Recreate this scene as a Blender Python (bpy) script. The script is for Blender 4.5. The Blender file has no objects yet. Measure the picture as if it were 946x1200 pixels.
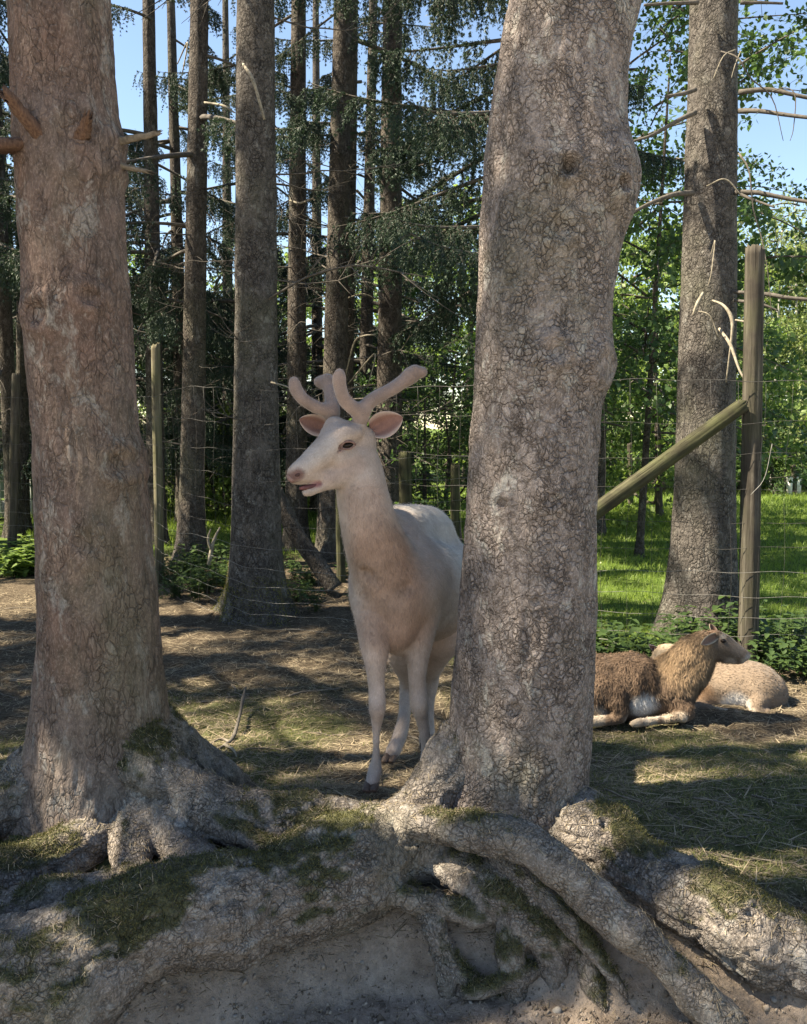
import bpy, math, random
import numpy as np
from mathutils import Vector, Matrix, Quaternion

random.seed(7)
RNG = np.random.default_rng(11)
SC = bpy.context.scene
COL = SC.collection
R = math.radians

# ------------------------------------------------------------------ camera
CAM_Z, PITCH, F = 1.5, math.atan(100 / 1000.0), 1000.0
cam = bpy.data.cameras.new('camera')
cam.sensor_fit = 'VERTICAL'
cam.sensor_height = 36.0
cam.lens = 30.0
cam.clip_start = 0.05
cam.clip_end = 2000
camo = bpy.data.objects.new('camera', cam)
COL.objects.link(camo)
camo.location = (0, 0, CAM_Z)
camo.rotation_euler = (math.pi / 2 - PITCH, 0, 0)
SC.camera = camo

# ------------------------------------------------------------------ sky, sun, exposure
SUN_DIR = Vector((-0.80, -0.08, 0.98)).normalized()      # towards the sun
w = bpy.data.worlds.new('World')
SC.world = w
w.use_nodes = True
nt = w.node_tree
nt.nodes.clear()
sky = nt.nodes.new('ShaderNodeTexSky')
sky.sky_type = 'NISHITA'
sky.sun_disc = False
sky.sun_elevation = math.asin(SUN_DIR.z)
sky.sun_rotation = math.atan2(SUN_DIR.x, SUN_DIR.y)
sky.air_density = 1.0
sky.dust_density = 0.1
sky.ozone_density = 2.5
bg = nt.nodes.new('ShaderNodeBackground')
bg.inputs['Strength'].default_value = 0.072
wo = nt.nodes.new('ShaderNodeOutputWorld')
nt.links.new(sky.outputs[0], bg.inputs[0])
nt.links.new(bg.outputs[0], wo.inputs[0])
sun = bpy.data.lights.new('sun', 'SUN')
sun.energy = 5.0
sun.angle = R(0.53)
sun.color = (1.0, 0.93, 0.80)
suno = bpy.data.objects.new('sun', sun)
COL.objects.link(suno)
suno.location = SUN_DIR * 60
suno.rotation_euler = SUN_DIR.to_track_quat('Z', 'Y').to_euler()
SC.view_settings.view_transform = 'Standard'
SC.view_settings.look = 'None'
SC.view_settings.gamma = 1
SC.view_settings.exposure = 2.05
SC.view_settings.use_white_balance = True
SC.view_settings.white_balance_temperature = 7350
SC.cycles.max_bounces = 5
SC.cycles.diffuse_bounces = 3
SC.cycles.glossy_bounces = 1
SC.cycles.transmission_bounces = 3
SC.cycles.transparent_max_bounces = 4
SC.cycles.use_denoising = True

# ------------------------------------------------------------------ helpers
def at(px, py, D):
    """a point that stands D metres away (along the ground) on the sight line of a place in the photograph"""
    u = (600 - py) / F
    s = (px - 473) / F
    y = math.cos(PITCH) + u * math.sin(PITCH)
    z = -math.sin(PITCH) + u * math.cos(PITCH)
    k = D / y
    return np.array((s * k, D, CAM_Z + z * k))

def ss(a, b, x):
    t = np.clip((x - a) / (b - a), 0, 1)
    return t * t * (3 - 2 * t)

def hash3(ix, iy, iz, seed):
    h = (ix.astype(np.int64) * 374761393 + iy.astype(np.int64) * 668265263 + iz.astype(np.int64) * 2147483647 + seed * 974711) & 0xFFFFFFFF
    h = ((h ^ (h >> 13)) * 1274126177) & 0xFFFFFFFF
    h = ((h ^ (h >> 16)) * 2246822519) & 0xFFFFFFFF
    return ((h ^ (h >> 15)) & 0xFFFFFF) / float(0xFFFFFF)

def noise(P, scale=1.0, seed=0, octaves=1):
    P = np.asarray(P, dtype=np.float64)
    out = np.zeros(len(P)); amp = 1.0; tot = 0
    for o in range(octaves):
        q = P * scale * (2 ** o) + 17.3 * o
        i = np.floor(q).astype(np.int64); f = q - i; f = f * f * (3 - 2 * f)
        v = 0
        for dx in (0, 1):
            for dy in (0, 1):
                for dz in (0, 1):
                    wgt = (f[:, 0] if dx else 1 - f[:, 0]) * (f[:, 1] if dy else 1 - f[:, 1]) * (f[:, 2] if dz else 1 - f[:, 2])
                    v = v + wgt * hash3(i[:, 0] + dx, i[:, 1] + dy, i[:, 2] + dz, seed + o)
        out += amp * v; tot += amp; amp *= 0.5
    return out / tot * 2 - 1

def noise2(x, y, scale=1.0, seed=0, octaves=1):
    x = np.asarray(x, float); sh = x.shape
    P = np.stack([x.ravel(), np.broadcast_to(y, sh).ravel(), np.zeros(x.size)], 1)
    return noise(P, scale, seed, octaves).reshape(sh)

def tag(o, label=None, cat=None, group=None, kind=None):
    if label: o['label'] = label
    if cat: o['category'] = cat
    if group: o['group'] = group
    if kind: o['kind'] = kind
    return o

def link(o, parent=None):
    COL.objects.link(o)
    if parent is not None: o.parent = parent
    return o

def empty(name, loc=(0, 0, 0)):
    o = bpy.data.objects.new(name, None)
    o.location = loc; o.empty_display_size = 0.1
    return link(o)

def mesh(name, V, faces, mats, smooth=True, fmat=None, color=None):
    """faces: array (n,3) or (n,4), or list of such arrays"""
    me = bpy.data.meshes.new(name)
    V = np.asarray(V, np.float32)
    if not isinstance(faces, list): faces = [faces]
    faces = [np.asarray(f, np.int32) for f in faces if len(f)]
    me.vertices.add(len(V)); me.vertices.foreach_set('co', V.ravel())
    li = np.concatenate([f.ravel() for f in faces]) if faces else np.zeros(0, np.int32)
    tot = np.concatenate([np.full(len(f), f.shape[1], np.int32) for f in faces]) if faces else np.zeros(0, np.int32)
    me.loops.add(len(li)); me.loops.foreach_set('vertex_index', li)
    me.polygons.add(len(tot))
    me.polygons.foreach_set('loop_start', np.concatenate([[0], np.cumsum(tot)[:-1]]).astype(np.int32))
    me.polygons.foreach_set('loop_total', tot)
    if smooth: me.polygons.foreach_set('use_smooth', np.ones(len(tot), bool))
    if not isinstance(mats, (list, tuple)): mats = [mats]
    for m in mats: me.materials.append(m)
    if fmat is not None: me.polygons.foreach_set('material_index', np.asarray(fmat, np.int32))
    if color is not None:
        a = me.color_attributes.new('tint', 'FLOAT_COLOR', 'POINT')
        c = np.ones((len(V), 4), np.float32); c[:, :color.shape[1]] = color
        a.data.foreach_set('color', c.ravel())
    me.update(); me.validate()
    return me

def obj(name, me, parent=None, loc=None):
    o = bpy.data.objects.new(name, me)
    if loc is not None: o.location = loc
    return link(o, parent)

class MB:
    """collects verts and faces"""
    def __init__(s): s.V = []; s.Q = []; s.T = []; s.n = 0; s.mq = []; s.mt = []
    def add(s, V, Q=None, T=None, m=0):
        V = np.asarray(V, float)
        s.V.append(V)
        if Q is not None and len(Q): s.Q.append(np.asarray(Q) + s.n); s.mq.append(np.full(len(Q), m))
        if T is not None and len(T): s.T.append(np.asarray(T) + s.n); s.mt.append(np.full(len(T), m))
        s.n += len(V)
    def tube(s, P, r, seg=6, m=0, cap=True, squash=None, jag=0):
        V, Q, T = tube(P, r, seg, cap, squash, jag); s.add(V, Q, T, m)
    def mesh(s, name, mats, smooth=True, color=None):
        fs, fm = [], []
        if s.Q: fs.append(np.concatenate(s.Q)); fm.append(np.concatenate(s.mq))
        if s.T: fs.append(np.concatenate(s.T)); fm.append(np.concatenate(s.mt))
        return mesh(name, np.concatenate(s.V), fs, mats, smooth, np.concatenate(fm), color)

def tube(P, r, seg=6, cap=True, squash=None, jag=0):
    P = np.asarray(P, float); n = len(P)
    r = np.full(n, r) if np.isscalar(r) else np.asarray(r, float)
    T = np.gradient(P, axis=0); T /= np.linalg.norm(T, axis=1)[:, None] + 1e-9
    a = np.array((0, 0, 1.0)) if abs(T[0, 2]) < 0.9 else np.array((1.0, 0, 0))
    V = []
    ang = np.linspace(0, 2 * np.pi, seg, endpoint=False)
    for i in range(n):
        b = np.cross(T[i], a); b /= np.linalg.norm(b) + 1e-9
        a = np.cross(b, T[i])
        rr = r[i] * (1 + (jag * RNG.uniform(-1, 1, seg) if jag else 0))
        sq = squash if squash else 1.0
        V.append(P[i] + (np.cos(ang) * rr)[:, None] * b + (np.sin(ang) * rr * sq)[:, None] * a)
    V = np.concatenate(V)
    k = np.arange(seg); k2 = (k + 1) % seg
    Q = np.concatenate([np.stack([i * seg + k, i * seg + k2, (i + 1) * seg + k2, (i + 1) * seg + k], 1) for i in range(n - 1)])
    Tn = []
    if cap:
        V = np.concatenate([V, P[:1], P[-1:]])
        Tn = np.concatenate([np.stack([k2, k, np.full(seg, n * seg)], 1), np.stack([(n - 1) * seg + k, (n - 1) * seg + k2, np.full(seg, n * seg + 1)], 1)])
    return V, Q, Tn

def spline(pts, n):
    """Catmull-Rom through rows of any width"""
    p = np.asarray(pts, float)
    p = np.concatenate([[2 * p[0] - p[1]], p, [2 * p[-1] - p[-2]]])
    t = np.linspace(0, len(p) - 3 - 1e-6, n); i = t.astype(int); f = (t - i)[:, None]
    a, b, c, d = p[i], p[i + 1], p[i + 2], p[i + 3]
    return 0.5 * (2 * b + (c - a) * f + (2 * a - 5 * b + 4 * c - d) * f ** 2 + (3 * b - a - 3 * c + d) * f ** 3)

# ------------------------------------------------------------------ distance fields -> one continuous surface
class Field:
    def __init__(s, lo, hi, h):
        s.lo = np.asarray(lo, float); s.h = h
        s.n = np.ceil((np.asarray(hi) - s.lo) / h).astype(int) + 1
        s.d = np.full(s.n, 1.0, np.float32)
        s.best = np.full(s.n, 9.0, np.float32); s.id = np.zeros(s.n, np.int16)
    def block(s, a, b):
        i0 = np.clip(np.floor((a - s.lo) / s.h).astype(int), 0, s.n); i1 = np.clip(np.ceil((b - s.lo) / s.h).astype(int) + 1, 0, s.n)
        if np.any(i1 <= i0): return None
        sl = tuple(slice(i0[k], i1[k]) for k in range(3))
        g = [s.lo[k] + s.h * np.arange(i0[k], i1[k], dtype=np.float32) for k in range(3)]
        return sl, g
    def merge(s, sl, d, k, i=0, sub=False):
        D = s.d[sl]
        if sub:
            hh = np.clip(0.5 - 0.5 * (D + d) / k, 0, 1)
            s.d[sl] = D * (1 - hh) - d * hh + k * hh * (1 - hh)
            return
        b = s.best[sl]; m = d < b
        b[m] = d[m]; s.id[sl][m] = i
        hh = np.clip(0.5 + 0.5 * (d - D) / k, 0, 1)
        s.d[sl] = d * (1 - hh) + D * hh - k * hh * (1 - hh)
    def cone(s, a, b, ra, rb, k=0.03, i=0, sub=False):
        a = np.asarray(a, float); b = np.asarray(b, float); m = max(ra, rb) + k + 3 * s.h
        bl = s.block(np.minimum(a, b) - m, np.maximum(a, b) + m)
        if bl is None: return
        sl, (X, Y, Z) = bl
        X = X[:, None, None]; Y = Y[None, :, None]; Z = Z[None, None, :]
        ab = b - a; L2 = float(ab @ ab) + 1e-12
        t = np.clip(((X - a[0]) * ab[0] + (Y - a[1]) * ab[1] + (Z - a[2]) * ab[2]) / L2, 0, 1)
        d = np.sqrt((X - a[0] - t * ab[0]) ** 2 + (Y - a[1] - t * ab[1]) ** 2 + (Z - a[2] - t * ab[2]) ** 2) - (ra + t * (rb - ra))
        s.merge(sl, d.astype(np.float32), k, i, sub)
    def chain(s, pts, k=0.03, i=0, n=None):
        p = np.asarray(pts, float)
        if n: p = spline(p, n)
        for a, b in zip(p[:-1], p[1:]): s.cone(a[:3], b[:3], a[3], b[3], k, i)
    def ell(s, c, r, k=0.03, i=0, rot=None, sub=False):
        c = np.asarray(c, float); r = np.asarray(r, float); m = r.max() + k + 3 * s.h
        bl = s.block(c - m, c + m)
        if bl is None: return
        sl, (X, Y, Z) = bl
        X = X[:, None, None] - c[0]; Y = Y[None, :, None] - c[1]; Z = Z[None, None, :] - c[2]
        if rot is not None:
            M = np.array(rot.transposed())
            X, Y, Z = (M[0, 0] * X + M[0, 1] * Y + M[0, 2] * Z, M[1, 0] * X + M[1, 1] * Y + M[1, 2] * Z, M[2, 0] * X + M[2, 1] * Y + M[2, 2] * Z)
        k0 = np.sqrt((X / r[0]) ** 2 + (Y / r[1]) ** 2 + (Z / r[2]) ** 2)
        k1 = np.sqrt((X / r[0] ** 2) ** 2 + (Y / r[1] ** 2) ** 2 + (Z / r[2] ** 2) ** 2)
        d = k0 * (k0 - 1) / np.maximum(k1, 1e-6)
        d = np.where(k0 < 0.02, -r.min(), d)
        s.merge(sl, d.astype(np.float32), k, i, sub)
    def surface(s, smooth=2):
        Fd = s.d; S = Fd < 0
        c = S[:-1, :-1, :-1].astype(np.int8)
        for dx in (0, 1):
            for dy in (0, 1):
                for dz in (0, 1):
                    if dx or dy or dz:
                        c = c + S[dx:S.shape[0] - 1 + dx, dy:S.shape[1] - 1 + dy, dz:S.shape[2] - 1 + dz]
        act = (c > 0) & (c < 8)
        I = np.stack(np.nonzero(act), 1)
        idx = np.full(act.shape, -1, np.int32); idx[act] = np.arange(len(I))
        acc = np.zeros((len(I), 3)); cnt = np.zeros(len(I))
        corners = [(x, y, z) for x in (0, 1) for y in (0, 1) for z in (0, 1)]
        val = {q: Fd[I[:, 0] + q[0], I[:, 1] + q[1], I[:, 2] + q[2]].astype(float) for q in corners}
        for q in corners:
            for ax in range(3):
                if q[ax] == 0:
                    p = list(q); p[ax] = 1; p = tuple(p)
                    a, b = val[q], val[p]; m = (a < 0) != (b < 0)
                    t = np.where(m, a / (a - b + 1e-12), 0)
                    pos = np.array(q, float)[None, :] + t[:, None] * np.eye(3)[ax]
                    acc[m] += pos[m]; cnt[m] += 1
        V = s.lo + s.h * (I + acc / cnt[:, None])
        Q = []
        for ax in range(3):
            a = [slice(None)] * 3; b = [slice(None)] * 3
            a[ax] = slice(0, -1); b[ax] = slice(1, None)
            Sa, Sb = S[tuple(a)], S[tuple(b)]
            o1, o2 = (ax + 1) % 3, (ax + 2) % 3
            E = np.stack(np.nonzero(Sa != Sb), 1)
            E = E[(E[:, o1] > 0) & (E[:, o2] > 0) & (E[:, o1] < s.n[o1] - 1) & (E[:, o2] < s.n[o2] - 1)]
            ins = Sa[E[:, 0], E[:, 1], E[:, 2]]
            def g(d1, d2):
                K = E.copy(); K[:, o1] -= d1; K[:, o2] -= d2
                return idx[K[:, 0], K[:, 1], K[:, 2]]
            q = np.stack([g(1, 1), g(0, 1), g(0, 0), g(1, 0)], 1)
            q[~ins] = q[~ins][:, ::-1]
            Q.append(q)
        Q = np.concatenate(Q); Q = Q[(Q >= 0).all(1)]
        for _ in range(smooth):
            A = np.zeros_like(V); n = np.zeros(len(V))
            for k in range(4):
                np.add.at(A, Q[:, k], V[Q[:, (k + 1) % 4]]); np.add.at(n, Q[:, k], 1)
                np.add.at(A, Q[:, k], V[Q[:, (k + 3) % 4]]); np.add.at(n, Q[:, k], 1)
            V = V * 0.5 + 0.5 * A / np.maximum(n, 1)[:, None]
        gi = np.clip(np.round((V - s.lo) / s.h).astype(int), 0, s.n - 1)
        ids = s.id[gi[:, 0], gi[:, 1], gi[:, 2]]
        return V, Q, ids

def normals(V, Q):
    N = np.zeros_like(V)
    fn = np.cross(V[Q[:, 2]] - V[Q[:, 0]], V[Q[:, 3]] - V[Q[:, 1]]) if Q.shape[1] == 4 else np.cross(V[Q[:, 1]] - V[Q[:, 0]], V[Q[:, 2]] - V[Q[:, 0]])
    for k in range(Q.shape[1]): np.add.at(N, Q[:, k], fn)
    return N / (np.linalg.norm(N, axis=1)[:, None] + 1e-12)

def submesh(V, Q, keep):
    q = Q[keep]; u, inv = np.unique(q, return_inverse=True)
    return V[u], inv.reshape(q.shape), u

# ------------------------------------------------------------------ materials
class NT:
    def __init__(s, name):
        s.m = bpy.data.materials.new(name); s.m.use_nodes = True
        s.t = s.m.node_tree; s.t.nodes.clear()
        s.out = s.t.nodes.new('ShaderNodeOutputMaterial')
    def n(s, kind, **kw):
        nd = s.t.nodes.new('ShaderNode' + kind)
        for k, v in kw.items():
            if k.startswith('i_'): nd.inputs[k[2:].replace('_', ' ')].default_value = v
            else: setattr(nd, k, v)
        return nd
    def l(s, a, b): s.t.links.new(a, b)
    def ramp(s, fac, stops):
        r = s.n('ValToRGB'); e = r.color_ramp.elements
        while len(e) < len(stops): e.new(0.5)
        for q, (p, c) in zip(e, stops):
            q.position = p; q.color = (c[0], c[1], c[2], 1) if not np.isscalar(c) else (c, c, c, 1)
        s.l(fac, r.inputs[0]); return r.outputs[0]
    def mix(s, fac, a, b, mode='MIX'):
        m = s.n('MixRGB', blend_type=mode)
        for v, i in ((fac, 0), (a, 1), (b, 2)):
            if hasattr(v, 'links'): s.l(v, m.inputs[i])
            elif np.isscalar(v): m.inputs[i].default_value = v if i == 0 else (v, v, v, 1)
            else: m.inputs[i].default_value = (*v, 1)
        return m.outputs[0]
    def math(s, op, a, b=0.0, clamp=False):
        m = s.n('Math', operation=op, use_clamp=clamp)
        for v, i in ((a, 0), (b, 1)):
            if hasattr(v, 'links'): s.l(v, m.inputs[i])
            else: m.inputs[i].default_value = v
        return m.outputs[0]
    def coords(s, scale=(1, 1, 1), warp=0, wscale=8):
        c = s.n('TexCoord'); mp = s.n('Mapping'); mp.inputs['Scale'].default_value = scale
        s.l(c.outputs['Object'], mp.inputs[0]); o = mp.outputs[0]
        if warp:
            nz = s.n('TexNoise', i_Scale=wscale, i_Detail=3.0); s.l(o, nz.inputs['Vector'])
            v = s.n('VectorMath', operation='MULTIPLY_ADD'); s.l(nz.outputs['Color'], v.inputs[0])
            v.inputs[1].default_value = (warp,) * 3; s.l(o, v.inputs[2]); o = v.outputs[0]
        return o
    def noise(s, vec, scale, detail=4, rough=0.55):
        z = s.n('TexNoise', i_Scale=scale, i_Detail=float(detail), i_Roughness=rough); s.l(vec, z.inputs['Vector']); return z.outputs[0]
    def voro(s, vec, scale, feature='F1'):
        z = s.n('TexVoronoi', feature=feature, i_Scale=scale); s.l(vec, z.inputs['Vector']); return z
    def bump(s, h, strength=1.0, dist=0.01, normal=None):
        b = s.n('Bump', i_Strength=strength, i_Distance=dist); s.l(h, b.inputs['Height'])
        if normal is not None: s.l(normal, b.inputs['Normal'])
        return b.outputs[0]
    def bsdf(s, color, rough=0.8, normal=None, spec=0.25, sheen=0, translucent=0, tcol=None, sss=0):
        p = s.n('BsdfPrincipled')
        if hasattr(color, 'links'): s.l(color, p.inputs['Base Color'])
        else: p.inputs['Base Color'].default_value = (*color, 1)
        if hasattr(rough, 'links'): s.l(rough, p.inputs['Roughness'])
        else: p.inputs['Roughness'].default_value = rough
        p.inputs['Specular IOR Level'].default_value = spec
        if sheen: p.inputs['Sheen Weight'].default_value = sheen
        if normal is not None: s.l(normal, p.inputs['Normal'])
        o = p.outputs[0]
        if translucent:
            t = s.n('BsdfTranslucent'); c = tcol if tcol is not None else color
            if hasattr(c, 'links'): s.l(c, t.inputs[0])
            else: t.inputs[0].default_value = (*c, 1)
            mx = s.n('MixShader'); mx.inputs[0].default_value = translucent
            s.l(o, mx.inputs[1]); s.l(t.outputs[0], mx.inputs[2]); o = mx.outputs[0]
        s.l(o, s.out.inputs['Surface'])
        return s.m

def attr(t, name='tint'):
    a = t.n('Attribute', attribute_name=name); return a

def bark(name, base, dark, light, scale=42, stretch=0.65, lichen=0.25, bump=0.006, moss=False, red=None, crack=0.7, foot=None, cells=1.0):
    t = NT(name)
    v = t.coords((1, 1, stretch), 0.05, 11)
    w1 = t.n('TexNoise', i_Scale=70.0, i_Detail=2.0); t.l(v, w1.inputs['Vector'])
    vm = t.n('VectorMath', operation='MULTIPLY_ADD'); t.l(w1.outputs['Color'], vm.inputs[0]); vm.inputs[1].default_value = (0.016,) * 3; t.l(v, vm.inputs[2])
    vv = vm.outputs[0]
    e1 = t.voro(vv, scale, 'DISTANCE_TO_EDGE').outputs['Distance']
    f1 = t.voro(vv, scale); c1 = f1.outputs['Color']
    e2 = t.voro(vv, scale * 0.42, 'DISTANCE_TO_EDGE').outputs['Distance']
    big = t.noise(v, 2.6, 3, 0.6)
    fine = t.noise(v, 150, 3, 0.75)
    mid = t.noise(v, 20, 4, 0.7)
    # cracks open in some places and close in others
    gate = t.ramp(t.noise(v, 9, 3, 0.65), [(0.42, 0.0), (0.60, 1.0)])
    gate2 = t.ramp(t.noise(v, 5, 3, 0.65), [(0.42, 0.0), (0.62, 1.0)])
    k1 = t.math('MULTIPLY', t.ramp(e1, [(0.0, 1.0), (0.045, 0.5), (0.13, 0.0)]), gate)
    k2 = t.math('MULTIPLY', t.ramp(e2, [(0.0, 1.0), (0.025, 0.6), (0.07, 0.0)]), gate2)
    ck = t.math('MAXIMUM', k1, k2)
    sep = t.n('SeparateColor'); t.l(c1, sep.inputs[0])
    col = t.mix(t.math('MULTIPLY', sep.outputs[0], 0.55 * cells), base, light)
    if red: col = t.mix(t.ramp(big, [(0.42, 0.0), (0.62, 0.8)]), col, red)
    if foot:                                             # greyer, weathered bark near the soil
        tc = t.n('TexCoord'); sx = t.n('SeparateXYZ'); t.l(tc.outputs['Object'], sx.inputs[0])
        wv = t.math('ADD', sx.outputs[2], t.math('MULTIPLY', t.noise(v, 3.0, 4, 0.6), 0.9))
        col = t.mix(t.ramp(t.math('MULTIPLY', wv, 0.7), [(0.42, 0.9), (0.80, 0.0)]), col, foot)
    col = t.mix(t.ramp(mid, [(0.32, 0.75), (0.58, 0.0)]), col, dark)
    col = t.mix(t.ramp(fine, [(0.52, 0.0), (0.74, 0.7)]), col, light)
    lich = t.ramp(t.noise(v, 11, 6, 0.78), [(0.55, 0.0), (0.63, 1.0)])
    col = t.mix(t.math('MULTIPLY', lich, lichen), col, (0.40, 0.39, 0.36))
    gr = t.ramp(t.noise(v, 1.9, 4, 0.6), [(0.5, 0.0), (0.7, 0.4)])
    col = t.mix(gr, col, (0.13, 0.135, 0.085))
    col = t.mix(t.math('MULTIPLY', ck, crack), col, dark)
    col = t.mix(0.6, col, t.ramp(fine, [(0.3, 0.35), (0.62, 1.0)]), 'MULTIPLY')
    if moss:
        a = attr(t)
        mz = t.noise(t.coords(), 60, 4, 0.7)
        mcol = t.ramp(mz, [(0.3, (0.024, 0.028, 0.011)), (0.55, (0.065, 0.068, 0.026)), (0.75, (0.13, 0.125, 0.052))])
        s2 = t.n('SeparateColor'); t.l(a.outputs['Color'], s2.inputs[0])
        col = t.mix(t.math('MULTIPLY', s2.outputs[0], 0.85), col, mcol)
        dirt = t.ramp(t.noise(t.coords(), 35, 4, 0.7), [(0.35, (0.05, 0.04, 0.03)), (0.7, (0.20, 0.165, 0.13))])
        col = t.mix(s2.outputs[1], col, dirt)
    dome = t.math('MULTIPLY', t.ramp(f1.outputs['Distance'], [(0.0, 1.0), (0.9, 0.0)]), 0.7 * cells)
    tilt = t.math('MULTIPLY', sep.outputs[1], 0.55 * cells)
    h = t.math('ADD', t.math('ADD', dome, tilt), t.math('ADD', t.math('MULTIPLY', mid, 1.5), t.math('MULTIPLY', fine, 0.7)))
    h = t.math('SUBTRACT', h, t.math('MULTIPLY', ck, 1.1 * min(1.0, crack * 1.6)))
    return t.bsdf(col, 0.9, t.bump(h, 1.0, bump), 0.15)

M = {}
M['bark_right'] = bark('bark_right', (0.215, 0.175, 0.155), (0.06, 0.047, 0.04), (0.40, 0.35, 0.325), 54, 0.85, 0.65, 0.009, crack=0.55)
M['bark_left'] = bark('bark_left', (0.175, 0.128, 0.108), (0.048, 0.036, 0.03), (0.25, 0.20, 0.172), 44, 0.55, 0.4, 0.006, red=(0.175, 0.108, 0.083), crack=0.42, cells=0.5, foot=(0.23, 0.198, 0.172))
M['bark_root'] = bark('bark_root', (0.235, 0.203, 0.176), (0.06, 0.05, 0.042), (0.42, 0.375, 0.335), 66, 0.9, 0.55, 0.009, moss=True, crack=0.45, cells=0.55)
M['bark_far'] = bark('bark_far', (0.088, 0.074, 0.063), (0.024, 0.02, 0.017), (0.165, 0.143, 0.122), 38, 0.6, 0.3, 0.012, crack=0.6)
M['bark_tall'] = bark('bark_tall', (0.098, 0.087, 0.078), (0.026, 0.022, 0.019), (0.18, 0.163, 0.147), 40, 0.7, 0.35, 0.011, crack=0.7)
M['bark_birch'] = bark('bark_birch', (0.6, 0.58, 0.54), (0.08, 0.07, 0.06), (0.72, 0.7, 0.66), 8, 2.0, 0.1, 0.003)

def plain(name, c1, c2, scale=30, rough=0.8, bump=0.0, bd=0.003, translucent=0, spec=0.25, stretch=(1, 1, 1), random_obj=0):
    t = NT(name); v = t.coords(stretch)
    nz = t.noise(v, scale, 5, 0.6)
    col = t.ramp(nz, [(0.3, c1), (0.7, c2)])
    if random_obj:
        oi = t.n('ObjectInfo')
        col = t.mix(random_obj, col, t.ramp(oi.outputs['Random'], [(0.0, 0.35), (1.0, 1.0)]), 'MULTIPLY')
    nrm = t.bump(nz, bump, bd) if bump else None
    return t.bsdf(col, rough, nrm, spec, translucent=translucent)

def leafmat(name, c1, c2, tl=0.35, rough=0.5):
    t = NT(name)
    g = t.n('NewGeometry')
    col = t.ramp(g.outputs['Random Per Island'], [(0.0, c1), (1.0, c2)])
    tc = t.mix(0.5, col, (1.0, 1.0, 0.25), 'MULTIPLY'); tc = t.mix(1.0, tc, (1.7, 1.7, 1.7), 'MULTIPLY')
    return t.bsdf(col, rough, None, 0.3, translucent=tl, tcol=tc)

M['needle'] = leafmat('needle', (0.016, 0.033, 0.023), (0.042, 0.072, 0.045), 0.15, 0.6)
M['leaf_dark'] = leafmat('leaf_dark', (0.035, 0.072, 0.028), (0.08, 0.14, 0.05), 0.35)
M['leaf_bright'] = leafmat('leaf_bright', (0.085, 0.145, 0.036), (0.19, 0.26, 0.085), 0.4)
M['leaf_birch'] = leafmat('leaf_birch', (0.10, 0.14, 0.055), (0.20, 0.24, 0.10), 0.4)
M['weed'] = leafmat('weed', (0.025, 0.05, 0.016), (0.065, 0.105, 0.032), 0.3)
M['grass'] = leafmat('grass', (0.08, 0.135, 0.025), (0.19, 0.26, 0.06), 0.45)
M['dry_grass'] = leafmat('dry_grass', (0.05, 0.075, 0.02), (0.20, 0.19, 0.075), 0.3)
M['straw'] = leafmat('straw', (0.035, 0.025, 0.017), (0.34, 0.28, 0.19), 0.1, 0.8)
M['moss'] = leafmat('moss', (0.028, 0.032, 0.012), (0.125, 0.12, 0.045), 0.25, 0.8)
M['twig'] = plain('twig', (0.07, 0.058, 0.045), (0.20, 0.17, 0.135), 60, 0.9, 0.4, 0.002)
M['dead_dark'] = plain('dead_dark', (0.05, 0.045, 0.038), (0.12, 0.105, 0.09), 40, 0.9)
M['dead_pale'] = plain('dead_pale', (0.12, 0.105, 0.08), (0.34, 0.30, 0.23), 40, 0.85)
M['broken'] = plain('broken', (0.05, 0.028, 0.02), (0.15, 0.088, 0.06), 45, 0.9, 0.8, 0.006, stretch=(3, 3, 1))
M['wood_post'] = plain('wood_post', (0.03, 0.026, 0.02), (0.22, 0.195, 0.15), 16, 0.9, 1.0, 0.012, stretch=(4, 4, 0.22))
M['wood_green'] = plain('wood_green', (0.03, 0.03, 0.018), (0.19, 0.185, 0.105), 11, 0.9, 0.9, 0.010, stretch=(2.2, 2.2, 1.4))
M['wire'] = plain('wire', (0.10, 0.095, 0.085), (0.24, 0.23, 0.21), 30, 0.55, spec=0.5)
M['wire_dark'] = plain('wire_dark', (0.03, 0.029, 0.027), (0.085, 0.08, 0.072), 30, 0.6, spec=0.4)
def timber_mat(name, c_dark, c_mid, c_light, green=0.0):
    t = NT(name); v = t.coords((9, 9, 0.5), 0.25, 1.5)
    n1 = t.noise(v, 3.2, 5, 0.7); n2 = t.noise(t.coords((14, 14, 0.35)), 3.0, 4, 0.6); n3 = t.noise(t.coords(), 5, 4, 0.6)
    col = t.ramp(n1, [(0.30, c_dark), (0.5, c_mid), (0.70, c_light)])
    ck = t.ramp(n2, [(0.30, 1.0), (0.40, 0.0)])
    col = t.mix(t.math('MULTIPLY', ck, 0.85), col, (0.018, 0.015, 0.011))
    col = t.mix(t.ramp(n3, [(0.42, 0.0), (0.62, green)]), col, (0.10, 0.115, 0.045))
    col = t.mix(t.ramp(n3, [(0.28, 0.6), (0.44, 0.0)]), col, c_dark)
    h = t.math('SUBTRACT', t.math('MULTIPLY', n1, 0.8), ck)
    return t.bsdf(col, 0.92, t.bump(h, 0.9, 0.010), 0.12)
M['timber_grey'] = timber_mat('timber_grey', (0.025, 0.022, 0.018), (0.062, 0.054, 0.044), (0.13, 0.116, 0.096), 0.15)
M['timber_green'] = timber_mat('timber_green', (0.018, 0.017, 0.011), (0.042, 0.04, 0.025), (0.09, 0.085, 0.054), 0.3)
M['timber_pale'] = timber_mat('timber_pale', (0.05, 0.044, 0.03), (0.13, 0.116, 0.078), (0.24, 0.215, 0.15), 0.35)
M['stone'] = plain('stone', (0.16, 0.145, 0.125), (0.34, 0.31, 0.28), 25, 0.9, 0.5, 0.004)

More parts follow.
